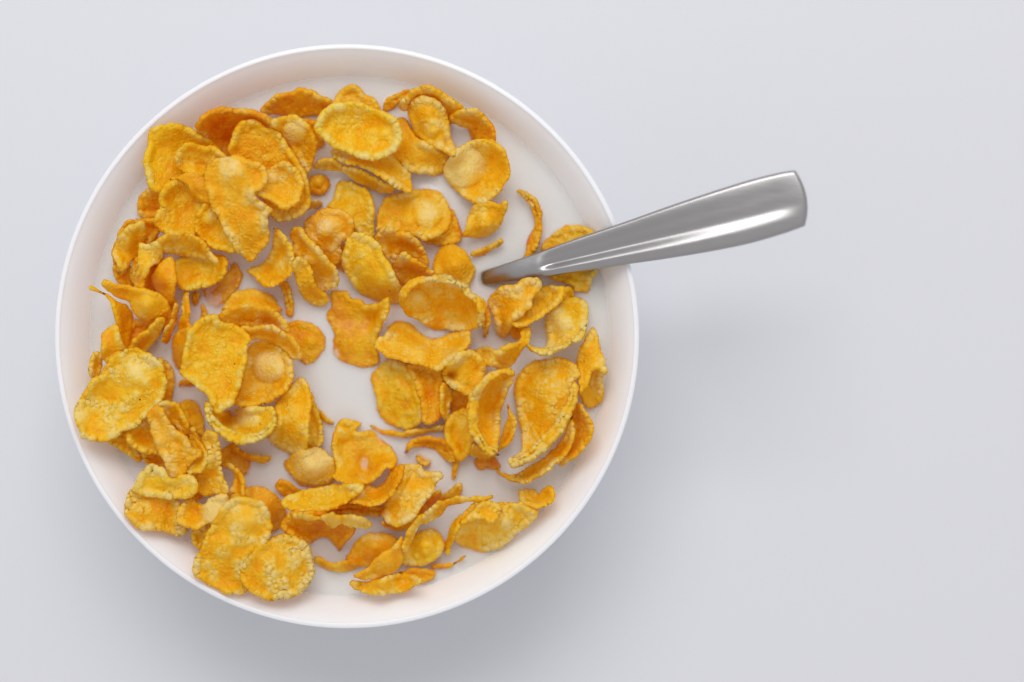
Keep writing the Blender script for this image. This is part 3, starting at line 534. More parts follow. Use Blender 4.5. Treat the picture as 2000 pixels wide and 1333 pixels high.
F("inner pale arched lip curving over the button bubble flake", 'H', "628 400 680 378 780 368 870 358 940 368 1020 418 1100 478 1152 550 1184 610 1174 664 1100 674 1040 615 960 545 850 495 720 495 690 525 660 470", [(900,367,11),(1100,492,10.5),(1172,620,9.8),(650,400,9),(750,480,6),(950,530,5.2),(1100,655,6)], tone=.55, hue=.35)
F("big flat mustard flake with pointed lower tip, centre left", 'H', "66 800 80 700 90 620 120 520 150 430 200 360 240 320 330 288 400 288 430 335 560 370 680 450 692 520 668 560 664 680 642 780 622 900 572 1000 522 1082 450 1132 400 1154 350 1082 310 1002 230 932 170 872 98 832", [(250,335,14),(85,760,14),(130,500,14.5),(400,600,11.2),(655,600,13),(610,900,13),(410,1140,12.5),(560,390,11)], tone=.42, hue=.85, bump=.9)

F("deep scalloped cup with thick beaded lower rim, below the mustard flake", 'L', "98 290 118 210 170 235 230 275 300 300 400 285 470 265 560 262 640 275 705 265 742 320 748 400 722 472 652 544 560 584 460 606 360 584 268 544 198 482 128 400", [(112,240,6.5),(140,420,8),(290,545,9),(460,592,9.5),(650,530,9),(740,400,8.5),(700,285,5.5),(300,340,.4),(400,330,-.6),(500,300,2),(450,460,4)], [(500,370,115,2.6)], tone=.52, hue=.85, bump=1.3,
  extra=[('L', "98 290 118 212 150 250 180 325 238 395 300 445 380 485 470 508 570 492 645 445 695 385 735 330 748 400 722 472 652 544 560 584 460 606 360 584 268 544 198 482 128 400", [(112,250,6),(150,380,8),(290,490,9),(300,540,7.5),(460,555,9.5),(460,603,7.5),(460,515,7),(640,500,9),(715,420,8.5),(738,350,7)], (), .75)])
F("folded flake with crossed ridges beside the open milk", 'L', "1000 20 1090 140 1150 300 1188 450 1196 590 1120 640 1050 645 1035 400 1020 200", [(1050,100,2),(1150,330,2.4),(1190,570,1.6),(1080,630,1),(1060,400,2)], tone=.46, hue=.7, bump=1.0,
  extra=[('L', "755 250 850 118 925 48 1000 8 1050 60 1086 200 1074 330 1064 450 1054 560 1020 655 940 688 830 668 740 600 705 540 745 450 768 350", [(1000,35,3),(900,300,6),(1075,300,7.5),(1055,540,7),(880,665,1),(730,560,1.2),(900,480,6),(780,280,3)])])

# --- upper centre
F("flat yellow flake beneath the lumpy tan one, upper centre", 'D', "768 310 830 230 850 110 920 78 1060 118 1132 160 1172 250 1188 340 1188 500 1162 592 1060 562 980 482 920 382", [(900,130,1),(1100,200,2.6),(1150,550,2),(850,300,2),(1000,350,3)], tone=.42, hue=.9)
F("small tilted flake half hidden beneath the bumpy oval", 'E', "60 620 150 560 250 500 290 340 342 420 374 540 366 622 300 652 160 664", [(300,370,1.2),(360,560,1.4),(160,650,.6),(220,560,1.6)], tone=.4)
F("broad bumpy oval flake afloat, upper centre right", 'D', "1228 480 1235 380 1280 280 1350 220 1450 180 1560 158 1660 148 1760 168 1842 240 1892 340 1894 430 1852 512 1770 572 1660 614 1580 582 1500 552 1400 542 1310 512 1240 522", [(1300,300,1.6),(1600,350,3.4),(1650,600,4),(1885,390,2),(1650,160,.8),(1400,530,3)], [(1690,370,140,1.8),(1500,440,85,1),(1690,260,60,1)], tone=.5, hue=.55)
F("crinkled tan flake with a hollow right of the yellow dome", 'D', "1208 620 1240 560 1280 508 1380 518 1420 548 1500 558 1580 608 1642 690 1682 770 1695 830 1680 862 1600 812 1500 752 1430 742 1400 802 1370 852 1320 822 1270 722", [(1300,520,6.5),(1500,570,6.5),(1670,760,3.5),(1330,690,3),(1380,840,1),(1500,690,2.6),(1250,600,4.5)], tone=.5, hue=.3, bump=1.3)
F("small wedge flake in front of the crinkled hollow one", 'D', "1368 880 1400 800 1440 733 1500 728 1560 788 1640 838 1680 868 1754 920 1744 952 1620 972 1520 1022 1460 1064 1410 990", [(1470,745,8),(1640,850,7),(1740,925,5),(1400,900,3),(1470,1040,.5),(1600,955,2)], tone=.42, hue=.45)
F("lumpy salmon tan flake between the pile and yellow dome", 'D', "558 470 600 410 680 358 760 328 850 333 920 368 982 430 998 530 972 602 905 625 880 680 922 740 892 792 830 832 740 772 660 682 600 622 570 560", [(800,380,5.5),(700,550,6),(960,540,5),(830,800,1),(575,500,2.6),(890,640,3.4)], [(780,450,160,1.6)], tone=.55, hue=.1, bump=1.2)
F("thin drooping strand in milk under the curl, upper centre", 'D', "300 1010 370 1005 425 1080 442 1180 438 1312 378 1302 370 1180 340 1080", [(330,1010,2),(410,1100,2),(400,1290,.9),(430,1200,1.2)], tone=.3, hue=.5)
F("shell cupped flake left of the crinkled twin curls", 'D', "18 900 60 880 180 800 240 700 262 560 250 515 330 558 402 640 442 730 450 800 422 890 372 972 300 1022 200 1039 120 992 60 932", [(300,540,6),(440,740,7.5),(360,970,7.5),(210,1030,6),(40,900,2),(200,860,2),(280,720,3.4)], [(320,850,75,1)], tone=.5, hue=.65)
F("long beaded curl beside the lumpy salmon tan flake", 'D', "428 560 470 513 530 528 582 600 650 648 692 700 742 768 802 838 850 930 850 1012 822 1054 760 1064 690 1104 640 1042 620 960 600 860 520 800 460 770 440 660", [(480,535,6),(600,640,7.5),(800,860,7),(845,980,5),(700,1075,2),(650,950,2.6),(475,730,2.6),(620,780,6.6)], tone=.52, hue=.45, bump=1.4)
F("hooked smooth curl in front of the long beaded curl", 'D', "428 870 470 798 520 783 590 828 622 900 632 990 682 1060 742 1110 764 1170 720 1208 640 1214 560 1164 500 1082 468 980", [(520,800,8.5),(605,870,8),(660,1040,6),(745,1175,2.5),(560,1150,2.5),(445,900,6),(530,1000,6)], tone=.5, hue=.65, bump=.8)
F("yellow ridged dome flake, tilted oval in the upper centre", 'D', "908 760 930 680 960 620 1010 573 1080 563 1150 588 1212 640 1262 700 1292 790 1342 850 1382 930 1424 1020 1446 1080 1434 1162 1380 1204 1280 1174 1160 1144 1060 1094 978 1002 930 902 908 830", [(1070,580,6.5),(1130,800,9),(1280,1000,8),(1400,1170,1.2),(918,780,3.5),(1000,1000,2),(1300,800,8.5),(1230,1150,1.2),(1425,1040,6)], tone=.52, hue=.85)

# --- round the spoon
F("small pointed flake with beaded keel, afloat above the spoon tip", 'E', "403 560 440 500 450 400 490 310 560 263 650 258 730 288 760 263 804 258 808 320 782 410 732 490 660 552 570 588 480 582", [(430,555,3),(620,480,5.5),(785,285,5.5),(580,350,3.6),(470,380,1.5),(700,520,1),(560,580,.8)], [(570,370,80,1.2)], tone=.5, hue=.6)
F("smooth pale yellow dome left of the spoon tip", 'E', "128 850 150 780 200 700 280 663 350 678 420 728 472 800 504 880 494 950 462 1012 400 1050 300 1040 200 1000 138 930", [(320,840,5),(280,675,1.5),(135,860,1.2),(495,900,1.2),(420,1030,1.5),(220,980,2)], tone=.68, hue=.55, bump=.5, rim=.35)
F("broad tan flake crossing beneath the spoon handle", 'E', "1138 700 1180 630 1240 570 1340 508 1420 488 1530 508 1600 538 1642 600 1662 760 1644 880 1604 960 1560 1082 1450 1084 1420 1032 1340 1002 1260 982 1200 932 1165 820", [(1200,640,1.2),(1400,510,1.4),(1620,600,1.6),(1400,780,3.4),(1500,1060,.8),(1240,950,1.8),(1620,880,2)], tone=.55, hue=.5)
F("tiny yellow tip beside the beaded lip near the spoon", 'J', "1320 240 1380 198 1424 230 1418 272 1350 314 1325 300", [(1330,270,3),(1400,215,3),(1370,290,2)], tone=.55, hue=.8)
F("shaded folded flake with a bright beaded lip under the spoon", 'J', "866 530 880 488 940 468 1000 418 1040 338 1080 258 1110 208 1180 193 1270 193 1334 198 1336 260 1312 332 1250 392 1180 432 1140 472 1060 502 1000 542 920 559", [(1325,210,7),(1315,310,7.5),(1140,465,8),(900,545,8),(1150,270,3.4),(1040,400,4.6),(1190,205,4)], tone=.42, hue=.65)
F("crumpled tan flake right below the spoon tip", 'J', "646 330 680 270 730 218 760 188 830 183 900 178 940 140 1000 118 1070 113 1114 150 1114 200 1082 250 1052 310 1032 380 982 432 930 472 872 492 860 552 832 612 780 654 730 634 700 560 688 470 658 400", [(720,240,5),(850,250,7),(1080,150,6),(1040,320,7.5),(900,460,7.5),(780,640,1),(665,380,2),(780,500,5)], tone=.58, hue=.35, bump=1.3)
F("domed flake with beaded lower lip against the right side", 'J', "986 740 1030 723 1080 738 1150 760 1182 680 1165 600 1180 500 1220 430 1290 370 1350 318 1450 302 1532 338 1544 450 1538 560 1502 662 1420 724 1300 784 1200 814 1130 824 1060 794", [(1000,740,6),(1200,795,7.5),(1450,695,7.5),(1538,500,4),(1320,500,5),(1450,315,1),(1185,520,1.6),(1150,735,2.8),(1270,680,3.6)], [(1320,510,150,1.6)], tone=.52, hue=.75, bump=1.2,
  extra=[('J', "986 740 1030 723 1065 738 1140 765 1220 755 1320 725 1420 672 1490 602 1538 550 1502 662 1420 724 1300 784 1200 814 1130 824 1060 794", [(1000,738,5.5),(1060,765,7),(1150,795,8),(1200,760,6.5),(1210,812,6.5),(1310,752,8.2),(1430,695,8),(1510,610,6.5)], (), .75)])
F("wavy curl with knotted end below the crumpled tan flake", 'J', "496 800 560 768 640 753 720 778 780 748 860 718 920 698 930 630 960 578 1012 586 1016 660 984 732 932 802 882 882 822 952 760 984 700 932 620 914 580 894 530 852", [(620,900,6),(720,825,8),(850,730,8.5),(1000,600,6),(820,950,1),(600,775,2),(930,800,5),(950,680,7)], tone=.5, hue=.65)

# --- centre
F("wet ragged flake with milk pooled across it, bowl's centre", 'I', "98 540 150 470 133 350 200 333 280 348 320 398 400 418 450 458 540 448 600 418 625 398 652 398 658 470 638 560 592 640 562 740 552 840 562 900 562 980 460 1014 350 1004 240 964 168 902 158 800 168 700 128 630", [(180,360,.9),(300,520,1.1),(140,560,.7),(645,420,6),(610,600,4),(180,650,.8),(280,670,.75),(400,645,.7),(500,610,.8),(400,770,1.1),(400,850,1.2),(400,1000,.5),(180,850,.5),(550,850,1.2)], [(380,800,120,.5)], tone=.36, hue=.7, bump=.6)
F("small flake edge drooping beside the beaded tray flake", 'I', "1500 400 1560 440 1594 520 1610 620 1582 722 1545 744 1528 650 1500 560", [(1550,440,4.5),(1590,600,3.4),(1555,730,.8),(1520,560,3)], tone=.42)
F("flat nubbly yellow flake left in the milk below the trays", 'M', "108 200 150 160 210 108 300 108 350 140 392 200 442 260 448 330 484 390 490 440 462 542 400 584 300 584 210 544 148 450 138 360 112 280", [(220,140,1),(300,330,2.8),(475,420,3),(300,570,.8),(118,240,.7),(420,250,3)], tone=.4, hue=.75)
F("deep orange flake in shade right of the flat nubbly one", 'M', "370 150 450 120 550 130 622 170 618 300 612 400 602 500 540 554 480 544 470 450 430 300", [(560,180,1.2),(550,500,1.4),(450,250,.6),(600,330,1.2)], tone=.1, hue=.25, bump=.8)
F("long oval tray with white beaded rim and bubble, centre", 'I', "776 420 800 330 850 260 940 208 1050 198 1120 183 1240 198 1300 238 1380 268 1414 340 1484 380 1534 460 1534 560 1494 632 1420 684 1330 694 1200 684 1060 664 950 594 870 564 808 490", [(1100,192,10),(850,265,9),(1400,330,9.5),(1525,510,9),(1440,660,4.5),(1100,650,.6),(890,570,2.4),(785,420,7),(1130,400,3.6),(1350,450,3.8)], [(920,420,115,2)], tone=.46, hue=.5, bump=1.2,
  extra=[('I', "776 420 800 330 850 260 940 208 1050 198 1120 183 1240 198 1300 238 1380 268 1414 340 1484 380 1534 460 1534 560 1494 632 1462 600 1484 540 1474 475 1436 430 1376 380 1330 315 1256 275 1130 258 1000 270 925 290 870 335 835 425", [(785,420,6),(815,380,8),(870,290,9),(860,265,7.5),(1000,205,7),(1050,232,9.5),(1120,255,7.5),(1250,235,9.5),(1390,320,9.5),(1460,420,9.5),(1510,500,9),(1505,590,8),(1535,500,7)], (), .85)])
F("wide tray flake with milky notch below the beaded tray", 'I', "546 840 580 778 640 738 680 658 760 618 880 628 930 698 1000 748 1100 778 1200 738 1310 708 1392 706 1404 790 1352 882 1280 942 1200 1002 1120 1059 1000 1034 880 994 760 964 660 934 600 884", [(560,830,5),(720,700,1.6),(800,635,.5),(1050,765,.1),(960,890,5.5),(1385,740,3),(1310,900,7.5),(1120,1045,7.5),(750,940,6.5)], [(960,880,115,1.2)], tone=.6, hue=.55)
F("short strip hanging under the folded flake with dark hole", 'M', "612 270 660 288 694 350 684 430 664 542 620 504 606 420", [(640,280,4.5),(620,450,4),(655,530,2),(685,370,2)], tone=.42)
F("folded round flake with a dark torn hole, right of centre", 'M', "628 185 660 110 700 93 740 48 820 28 892 58 934 130 934 222 892 292 862 354 800 344 740 314 680 284 638 235", [(800,55,8.5),(780,180,9.5),(922,150,7),(855,340,7.5),(640,200,6),(700,275,7)], [(697,200,58,-4.2)], tone=.58, hue=.65, bump=.9)
F("wet yellow flake flat in milk left of the hoop flake", 'M', "646 605 658 540 720 478 790 455 835 520 855 620 855 720 804 802 740 834 698 762 658 692", [(670,600,.5),(800,480,1.0),(840,700,.9),(740,820,.4),(760,640,.8)], tone=.38, hue=.8, bump=.6)
F("small strip curled under the hoop flake's lower end", 'M', "820 785 860 715 950 775 1025 785 1040 800 960 815 880 815", [(840,770,2.5),(950,790,3),(1020,795,2.5),(900,812,1)], tone=.45)
F("slim beaded sliver right of the hoop flake", 'M', "1038 745 1068 650 1090 570 1110 500 1108 428 1150 500 1178 570 1152 652 1110 722 1060 754", [(1110,440,3),(1168,570,4.6),(1080,740,3.5),(1085,610,1.8)], tone=.5, hue=.6)
F("hoop flake with ribbed white rim round a deep hollow", 'M', "828 600 818 500 823 430 848 340 900 268 970 208 1040 178 1110 167 1154 200 1134 270 1102 340 1082 400 1052 480 1052 560 1048 640 1034 742 1000 784 950 774 900 714 858 662", [(828,500,11),(870,310,11.5),(1000,190,11.5),(1140,200,9.5),(1085,350,5),(1042,600,4.5),(1005,770,9),(885,690,10.5),(970,500,2.4),(1020,300,4)], [(1030,290,80,1.2)], tone=.55, hue=.6, bump=1.1,
  extra=[('M', "1154 200 1110 167 1040 178 970 208 900 268 848 340 823 430 818 500 828 600 858 662 900 714 950 774 1000 784 1034 742 1005 725 965 700 930 650 900 590 890 520 893 440 915 360 955 292 1010 240 1070 212 1120 222", [(826,500,8.5),(858,500,11),(888,500,8),(850,350,9),(880,320,11.5),(915,340,8.5),(990,200,10),(1000,222,11.5),(1130,190,9),(860,640,10),(895,640,10.5),(960,750,9.5),(1015,760,8)], (), .8)])

# --- right side
F("torn rolled flake standing against the right wall", 'J', "1500 1150 1560 1080 1600 960 1692 990 1700 1080 1702 1180 1682 1264 1610 1314 1540 1294 1490 1220", [(1690,1100,3.6),(1600,1295,1),(1510,1200,3.5),(1620,1000,3.2),(1600,1120,2.2)], tone=.56, hue=.55,
  extra=[('J', "1456 880 1500 768 1560 638 1618 596 1652 680 1684 800 1728 980 1690 996 1634 955 1594 1005 1572 1100 1522 1145 1490 1175 1480 1080 1472 980", [(1620,605,4.5),(1580,800,7.5),(1490,1000,6.5),(1700,965,8.5),(1500,1160,8.5),(1465,880,3.5),(1670,800,6.5)])])
F("hollow cup tucked behind the big crescent by the right wall", 'M', "1580 440 1640 426 1692 480 1738 570 1722 682 1662 772 1580 834 1510 864 1500 790 1560 650 1590 540", [(1700,560,7),(1690,660,6.5),(1655,440,7),(1600,570,2),(1540,830,3.5),(1590,760,4.5)], tone=.4, hue=.45)
F("lower of two nested crescents by the right wall", 'M', "1043 898 1080 918 1160 938 1240 898 1340 838 1440 758 1520 648 1570 515 1592 580 1588 682 1542 782 1472 862 1400 922 1310 974 1220 1004 1130 974 1060 932", [(1060,920,2),(1220,995,5),(1450,865,7),(1582,650,8),(1572,540,7.5),(1240,905,3),(1460,740,4)], tone=.48, hue=.5)
F("big nubbly crescent flake with thick lip, right side", 'M', "1168 350 1168 280 1220 188 1300 128 1400 108 1500 93 1580 118 1634 180 1634 225 1592 265 1624 290 1618 380 1584 470 1544 560 1482 662 1400 744 1300 814 1220 864 1150 869 1136 800 1210 758 1222 680 1217 600 1188 480", [(1450,110,4),(1190,310,1.6),(1400,330,6),(1612,230,7),(1600,400,8.5),(1400,710,9),(1155,845,7.5),(1225,650,2.8),(1350,520,5)], tone=.5, hue=.55, bump=1.2,
  extra=[('M', "1598 268 1624 290 1618 380 1584 470 1544 560 1482 662 1400 744 1300 814 1220 864 1150 869 1136 800 1205 795 1290 735 1380 645 1450 555 1510 465 1552 378 1572 300", [(1600,290,8),(1590,380,9.5),(1545,470,9.8),(1515,460,8),(1580,480,8),(1420,680,10),(1390,640,8),(1440,720,8),(1280,790,9.5),(1170,840,8),(1145,820,6.5)], (), .68)])
F("small folded boat flake alone by the lower right wall", 'P', "1162 290 1230 268 1310 278 1350 312 1380 260 1430 233 1478 260 1484 330 1452 392 1380 434 1310 444 1240 424 1180 394", [(1175,300,3),(1320,425,6.5),(1465,260,6),(1460,385,6.5),(1330,330,2),(1200,390,4.5)], tone=.55, hue=.7)

# --- bottom
F("tan blistered dome floating above the long pale boat flake", 'L', "838 780 880 738 930 688 1030 658 1130 652 1210 678 1272 740 1304 810 1294 900 1250 962 1150 994 1050 1004 970 974 920 904 858 852", [(1080,820,3.4),(1130,660,1.6),(855,790,.6),(1295,820,1.6),(1080,990,.4)], [(1105,780,200,2.2)], tone=.55, hue=.45, bump=.7)
F("wet torn flake with pooled milk, below the open milk", 'L', "1288 600 1310 490 1360 408 1430 393 1545 430 1500 490 1570 505 1640 488 1740 568 1832 670 1874 740 1832 822 1754 834 1700 902 1600 962 1480 974 1350 944 1286 892 1330 832 1308 720", [(1400,430,2.2),(1350,800,3),(1310,895,5.5),(1745,840,5.5),(1480,960,6),(1540,890,1.4),(1640,865,1.4),(1640,600,1),(1835,740,2.4),(1500,700,.9),(1400,600,1.4)], [(1390,520,75,1)], tone=.52, hue=.65, bump=.7)
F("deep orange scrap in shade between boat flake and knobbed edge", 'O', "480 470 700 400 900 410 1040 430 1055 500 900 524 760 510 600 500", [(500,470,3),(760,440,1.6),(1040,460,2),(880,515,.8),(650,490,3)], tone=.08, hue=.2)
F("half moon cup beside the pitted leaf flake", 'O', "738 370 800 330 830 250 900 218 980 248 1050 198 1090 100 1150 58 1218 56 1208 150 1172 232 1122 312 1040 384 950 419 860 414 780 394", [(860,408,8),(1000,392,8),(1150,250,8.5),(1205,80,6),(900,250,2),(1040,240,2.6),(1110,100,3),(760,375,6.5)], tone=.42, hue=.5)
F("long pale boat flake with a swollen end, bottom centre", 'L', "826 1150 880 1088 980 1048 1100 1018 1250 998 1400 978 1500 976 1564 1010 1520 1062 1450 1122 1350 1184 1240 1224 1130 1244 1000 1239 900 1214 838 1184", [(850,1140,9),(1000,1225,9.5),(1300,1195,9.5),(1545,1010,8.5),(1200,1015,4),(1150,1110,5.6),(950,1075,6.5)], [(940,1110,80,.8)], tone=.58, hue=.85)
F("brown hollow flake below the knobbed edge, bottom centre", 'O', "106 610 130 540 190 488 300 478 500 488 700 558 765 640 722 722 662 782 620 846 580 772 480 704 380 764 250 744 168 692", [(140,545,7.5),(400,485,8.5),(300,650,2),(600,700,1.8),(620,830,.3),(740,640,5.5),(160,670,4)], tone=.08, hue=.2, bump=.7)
F("edge-on pale flake with a round knob, bottom centre", 'O', "188 500 280 488 420 518 500 508 570 488 640 508 720 513 800 518 880 558 919 597 880 628 800 622 700 605 640 590 590 620 530 605 480 565 400 555 280 550 220 535", [(200,512,9.6),(580,545,11),(900,600,9.5),(750,595,8.4),(400,550,9)], [(590,552,70,1.6)], tone=.66, hue=.6, bump=1.1)
F("amber flake under the pitted leaf, beside the beaded ribbon", 'O', "1055 560 1150 600 1260 560 1340 500 1420 410 1500 320 1555 285 1565 380 1484 474 1384 564 1280 634 1150 644 1058 604", [(1520,340,4.5),(1350,510,4.5),(1120,600,2.6),(1300,625,.4),(1500,455,.4)], tone=.25, hue=.4)
F("pale pitted leaf shaped flake, lower centre", 'O', "1046 480 1080 368 1130 288 1190 208 1220 128 1228 58 1300 42 1370 56 1430 108 1510 98 1584 128 1584 172 1534 222 1502 292 1452 352 1402 424 1342 502 1260 564 1160 599 1088 564", [(1300,60,4.5),(1560,140,8.5),(1350,300,8.6),(1150,580,8.5),(1065,470,4),(1150,300,4.5),(1440,375,8.5),(1250,490,9)], tone=.64, hue=.5, bump=1.3)
F("striped orange dome behind the pale pointed lens", 'O', "706 920 740 840 800 748 880 688 980 678 1080 688 1160 728 1204 780 1204 900 1100 960 950 980 800 980", [(950,800,4),(980,685,.9),(715,910,.6),(1190,800,1.6),(950,970,.8)], [(980,765,85,.8)], tone=.35, hue=.35, bump=.7)
F("yellow dome with square beads right of the pale lens", 'O', "1212 940 1230 860 1300 768 1360 688 1430 648 1520 658 1584 720 1596 800 1562 882 1490 934 1400 969 1280 974", [(1440,780,5.2),(1510,660,1),(1592,790,1.2),(1400,960,1.8),(1225,930,1.2),(1300,770,1.8)], [(1430,850,38,.8),(1350,885,34,.8),(1280,905,30,.7)], tone=.58, hue=.8, bump=.8)
F("ragged brown fragment at the end of the striped scallop", 'O', "1180 1050 1280 1008 1350 998 1450 1018 1534 1028 1502 1092 1420 1134 1380 1124 1300 1070", [(1200,1050,2.6),(1350,1010,2.4),(1520,1040,2),(1420,1120,1.2)], tone=.28, hue=.35)
F("striped scallop flake lowest along the bottom wall", 'O', "736 1160 760 1108 830 1108 900 1118 1000 1098 1120 1058 1250 1048 1372 1088 1384 1122 1320 1174 1240 1214 1150 1234 1030 1244 900 1229 800 1204", [(770,1140,4.5),(1050,1160,7.5),(1360,1105,7.5),(1100,1238,4),(1250,1058,3),(900,1122,3.6)], tone=.55, hue=.55, bump=1.3)
F("pale pointed lens lying over the striped orange dome", 'O', "786 1060 860 1018 920 988 960 918 1020 868 1080 828 1150 778 1202 716 1219 790 1219 900 1182 982 1120 1044 1020 1089 920 1104 830 1094", [(815,1070,8),(1000,910,10),(1195,755,10),(1080,960,10),(1200,960,6),(1000,1088,5.5)], tone=.68, hue=.4, bump=.5, rim=.35)
F("thin upright blade left of the rolled flake", 'P', "476 850 472 800 490 700 530 600 590 540 626 515 610 600 575 700 535 792 510 864", [(500,850,2),(560,620,6),(605,560,6),(485,720,1.2)], tone=.32, hue=.75, bump=.6)
F("rolled flake with torn overhanging lip, bottom right", 'P', "576 720 600 600 640 520 700 450 760 390 850 365 900 398 960 396 1050 396 1160 396 1200 428 1260 448 1324 470 1294 532 1222 604 1150 664 1080 724 1000 784 900 824 800 834 700 824 618 784", [(600,690,1.8),(800,470,7),(1000,430,8),(1290,480,5.5),(1020,580,7.5),(850,640,6),(800,825,.6),(1100,700,2.4)], [(1040,590,50,1.4)], tone=.5, hue=.6, bump=1.2,
  extra=[('P', "612 560 700 488 760 438 800 388 880 376 965 415 976 500 934 564 882 580 840 554 780 544 700 564 640 594", [(650,565,9),(850,420,9.5),(900,565,11.5),(960,480,11),(750,540,10)])])
F("long beaded ribbon flake on edge, bottom centre right", 'O', "1232 820 1240 750 1270 680 1310 600 1350 553 1400 508 1480 438 1570 378 1640 366 1700 348 1800 346 1900 346 2010 325 2030 350 1960 388 1850 394 1720 414 1640 434 1620 464 1540 534 1440 594 1390 604 1340 684 1312 754 1292 834 1260 854", [(1250,820,8),(1330,600,9.5),(1500,445,10.5),(1700,358,10),(1990,345,8.5),(1580,510,5),(1410,600,6.5),(1300,800,6)], tone=.58, hue=.6, bump=1.4)

for i, fl in enumerate(FLAKES): build_flake(i, fl)

# ------------------------------------------------------------------ milk: two thin cloudy films over an opaque body, drawn up where flakes touch it
rise = np.clip(blur(WET, 2), 0, 1)
rise = 0.85 * rise * (1 - 0.35 * rise)
def milk_mesh():
    V, Fq, mi = [], [], []; st = 0.0006
    n = int(0.0750 / st)
    for layer, (dz, slot) in enumerate(((0.0, 0), (-0.0004, 0), (-0.0008, 0), (-0.0012, 1))):
        ax = np.arange(-n, n + 1) * st
        X, Y = np.meshgrid(ax, ax); rr = np.hypot(X, Y)
        wx, wy = X + BX, Y + BY; k = S * (CAM_Z - MILK_Z) / CAM_D
        px, py = wx / k + 1000, 666.5 - wy / k
        rz = gsample(rise, px.ravel(), py.ravel()).reshape(px.shape)
        men = 0.5 * np.exp(-np.clip(72.0 - rr * 1000, 0, 99) / 1.1)
        rip = (vnoise(px / 60, py / 60, 77) - 0.5) * 0.10
        Z = MILK_Z + 0.00035 + (rz + men + rip) / 1000 + dz
        lim = 0.0742 if layer == 0 else 0.0728
        ids = np.full(X.shape, -1); ok = rr < lim
        base = len(V); ids[ok] = base + np.arange(ok.sum())
        V += list(zip(wx[ok], wy[ok], Z[ok]))
        a, b, c, d = ids[:-1, :-1], ids[:-1, 1:], ids[1:, 1:], ids[1:, :-1]
        m = (a >= 0) & (b >= 0) & (c >= 0) & (d >= 0)
        q = np.stack([a[m], b[m], c[m], d[m]], 1).tolist(); Fq += q; mi += [slot] * len(q)
    return V, Fq, mi
v, f, mi = milk_mesh()
milk = new_obj("milk", v, f, [M_MILK_THIN, M_MILK], face_mat=mi)
tag(milk, "creamy white milk filling the bowl between the cornflakes", "milk", kind="stuff")

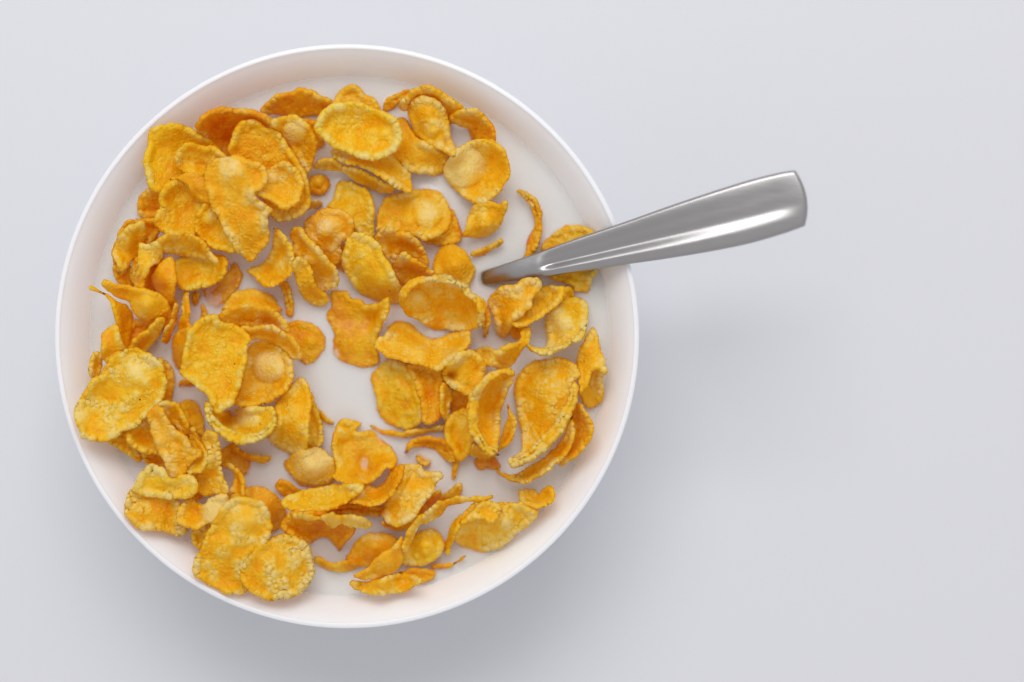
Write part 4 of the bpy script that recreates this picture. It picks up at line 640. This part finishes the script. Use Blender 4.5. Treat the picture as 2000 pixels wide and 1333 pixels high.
# ------------------------------------------------------------------ spoon
UP = [(905, 538), (937, 531), (985, 516), (1040, 497), (1100, 475), (1160, 454), (1230, 430), (1300, 405), (1380, 378), (1460, 353), (1520, 338), (1553, 333)]
LO = [(912, 562), (940, 559), (990, 552), (1040, 545), (1100, 536), (1160, 527), (1230, 516), (1300, 506), (1380, 493), (1460, 477), (1530, 457), (1572, 442)]
ZZ = [-6.5, -0.4, 4.4, 6.9, 8.9, 10.6, 12.6, 14.6, 16.7, 18.5, 19.7, 20.2]
def spoon():
    root = bpy.data.objects.new("spoon", None); scene.collection.objects.link(root)
    ux, uy = zip(*UP); lx, ly = zip(*LO); s = np.linspace(0, 1, len(UP))
    NS, NV = 150, 56
    ss = np.linspace(0, 1, NS)
    def cub(vals):
        return np.interp(ss, np.linspace(0, 1, (len(vals) - 1) * 10 + 1), catmull([(q, 0) for q in vals], 10, closed=False)[:, 0])
    ux, uy, lx, ly, zz = map(cub, (ux, uy, lx, ly, ZZ))
    vv = np.linspace(0, 1, NV)
    def sst(a, b, t): t = np.clip((t - a) / (b - a), 0, 1); return t * t * (3 - 2 * t)
    top, bot = np.zeros((NS, NV, 3)), np.zeros((NS, NV, 3))
    for i in range(NS):
        bulge = 13 * sst(0.86, 1.0, ss[i])
        q = 1 - (2 * vv - 1) ** 2
        x = ux[i] + (lx[i] - ux[i]) * vv + bulge * q; y = uy[i] + (ly[i] - uy[i]) * vv - bulge * 0.12 * q
        # pressed hollow: shallow slope from the upper edge, steep wall near the lower border, closed at both ends
        endf = sst(0.285, 0.335, ss[i]) * (1 - sst(0.88, 0.985, ss[i]))
        hol = np.where(vv < 0.57, sst(0.05, 0.57, vv) ** 0.85, 1 - sst(0.57, 0.80, vv)) * (1 + 0.05 * np.cos(vv * 21.0 + 0.6)) * endf * (0.95 - 0.50 * sst(0.55, 0.92, ss[i]))
        crown = 0.55 * (1 - (2 * vv - 1) ** 2)
        rnd = 0.9 * (1 - np.sqrt(np.clip(1 - np.clip(1 - np.minimum(vv, 1 - vv) / 0.055, 0, 1) ** 2, 0, 1)))
        z = zz[i] + crown - hol * 1.35 - rnd
        k = sst(0.975, 1.0, ss[i]); z = z - 0.7 * k * k
        wx, wy, wz = px2w(x, y, MILK_Z + z / 1000); top[i] = np.stack([wx, wy, wz], 1)
        th = 1.9 * np.sqrt(np.clip(1 - (2 * vv - 1) ** 6, 0.0, 1)) * (1 - 0.5 * k)
        wx, wy, wz = px2w(x, y, MILK_Z + (z - th - 0.25) / 1000); bot[i] = np.stack([wx, wy, wz], 1)
    def grid(base, rev):
        out = []
        for i in range(NS - 1):
            for j in range(NV - 1):
                q = (base + i * NV + j, base + (i + 1) * NV + j, base + (i + 1) * NV + j + 1, base + i * NV + j + 1)
                out.append(q[::-1] if rev else q)
        return out
    V = list(top.reshape(-1, 3)) + list(bot.reshape(-1, 3)); nb = NS * NV
    Fq = grid(0, True) + grid(nb, False)
    for i in range(NS - 1):
        for j in (0, NV - 1):
            q = (i * NV + j, (i + 1) * NV + j, nb + (i + 1) * NV + j, nb + i * NV + j); Fq.append(q if j == 0 else q[::-1])
    for j in range(NV - 1):
        for i in (0, NS - 1):
            q = (i * NV + j, i * NV + j + 1, nb + i * NV + j + 1, nb + i * NV + j); Fq.append(q[::-1] if i == 0 else q)
    h = new_obj("handle", V, Fq, M_STEEL, root)
    # the bowl of the spoon, out of sight under the milk
    c0 = (top[0].mean(0) + bot[0].mean(0)) / 2; ax = Vector((-0.93, -0.28, -0.45)).normalized()
    side = Vector((0.28, -0.93, 0)).normalized(); upv = side.cross(ax).normalized()
    if upv.z < 0: upv = -upv
    V, Fq = [], []; NA, NB = 28, 15; Lb = 0.052
    for i in range(NA):
        t = i / (NA - 1); w = 0.0022 + 0.0175 * math.sin(math.pi * min(1, t ** 0.85)) ** 0.8 * (1 if t < 0.97 else 0.4)
        for layer in (0, 1):
            for j in range(NB):
                u = 2 * j / (NB - 1) - 1
                dep = 0.009 * math.sin(math.pi * t) * (1 - u * u) + layer * 0.0012
                p = Vector(c0) + ax * (t * Lb) + side * (u * w) - upv * dep
                V.append(p)
    for i in range(NA - 1):
        for j in range(NB - 1):
            a = i * 2 * NB + j; b = a + 2 * NB
            Fq.append((a, b, b + 1, a + 1)); Fq.append((a + NB + 1, b + NB + 1, b + NB, a + NB))
        for j in (0, NB - 1):
            a = i * 2 * NB + j; b = a + 2 * NB; Fq.append((a, a + NB, b + NB, b))
    new_obj("spoon_bowl", V, Fq, M_STEEL, root)
    root.location = tuple(bot[:, :, 0:3].reshape(-1, 3)[0])
    for ch in root.children: ch.location = -root.location
    tag(root, "steel spoon with a hollowed handle leaning on the bowl rim", "spoon")
    return root
spoon()
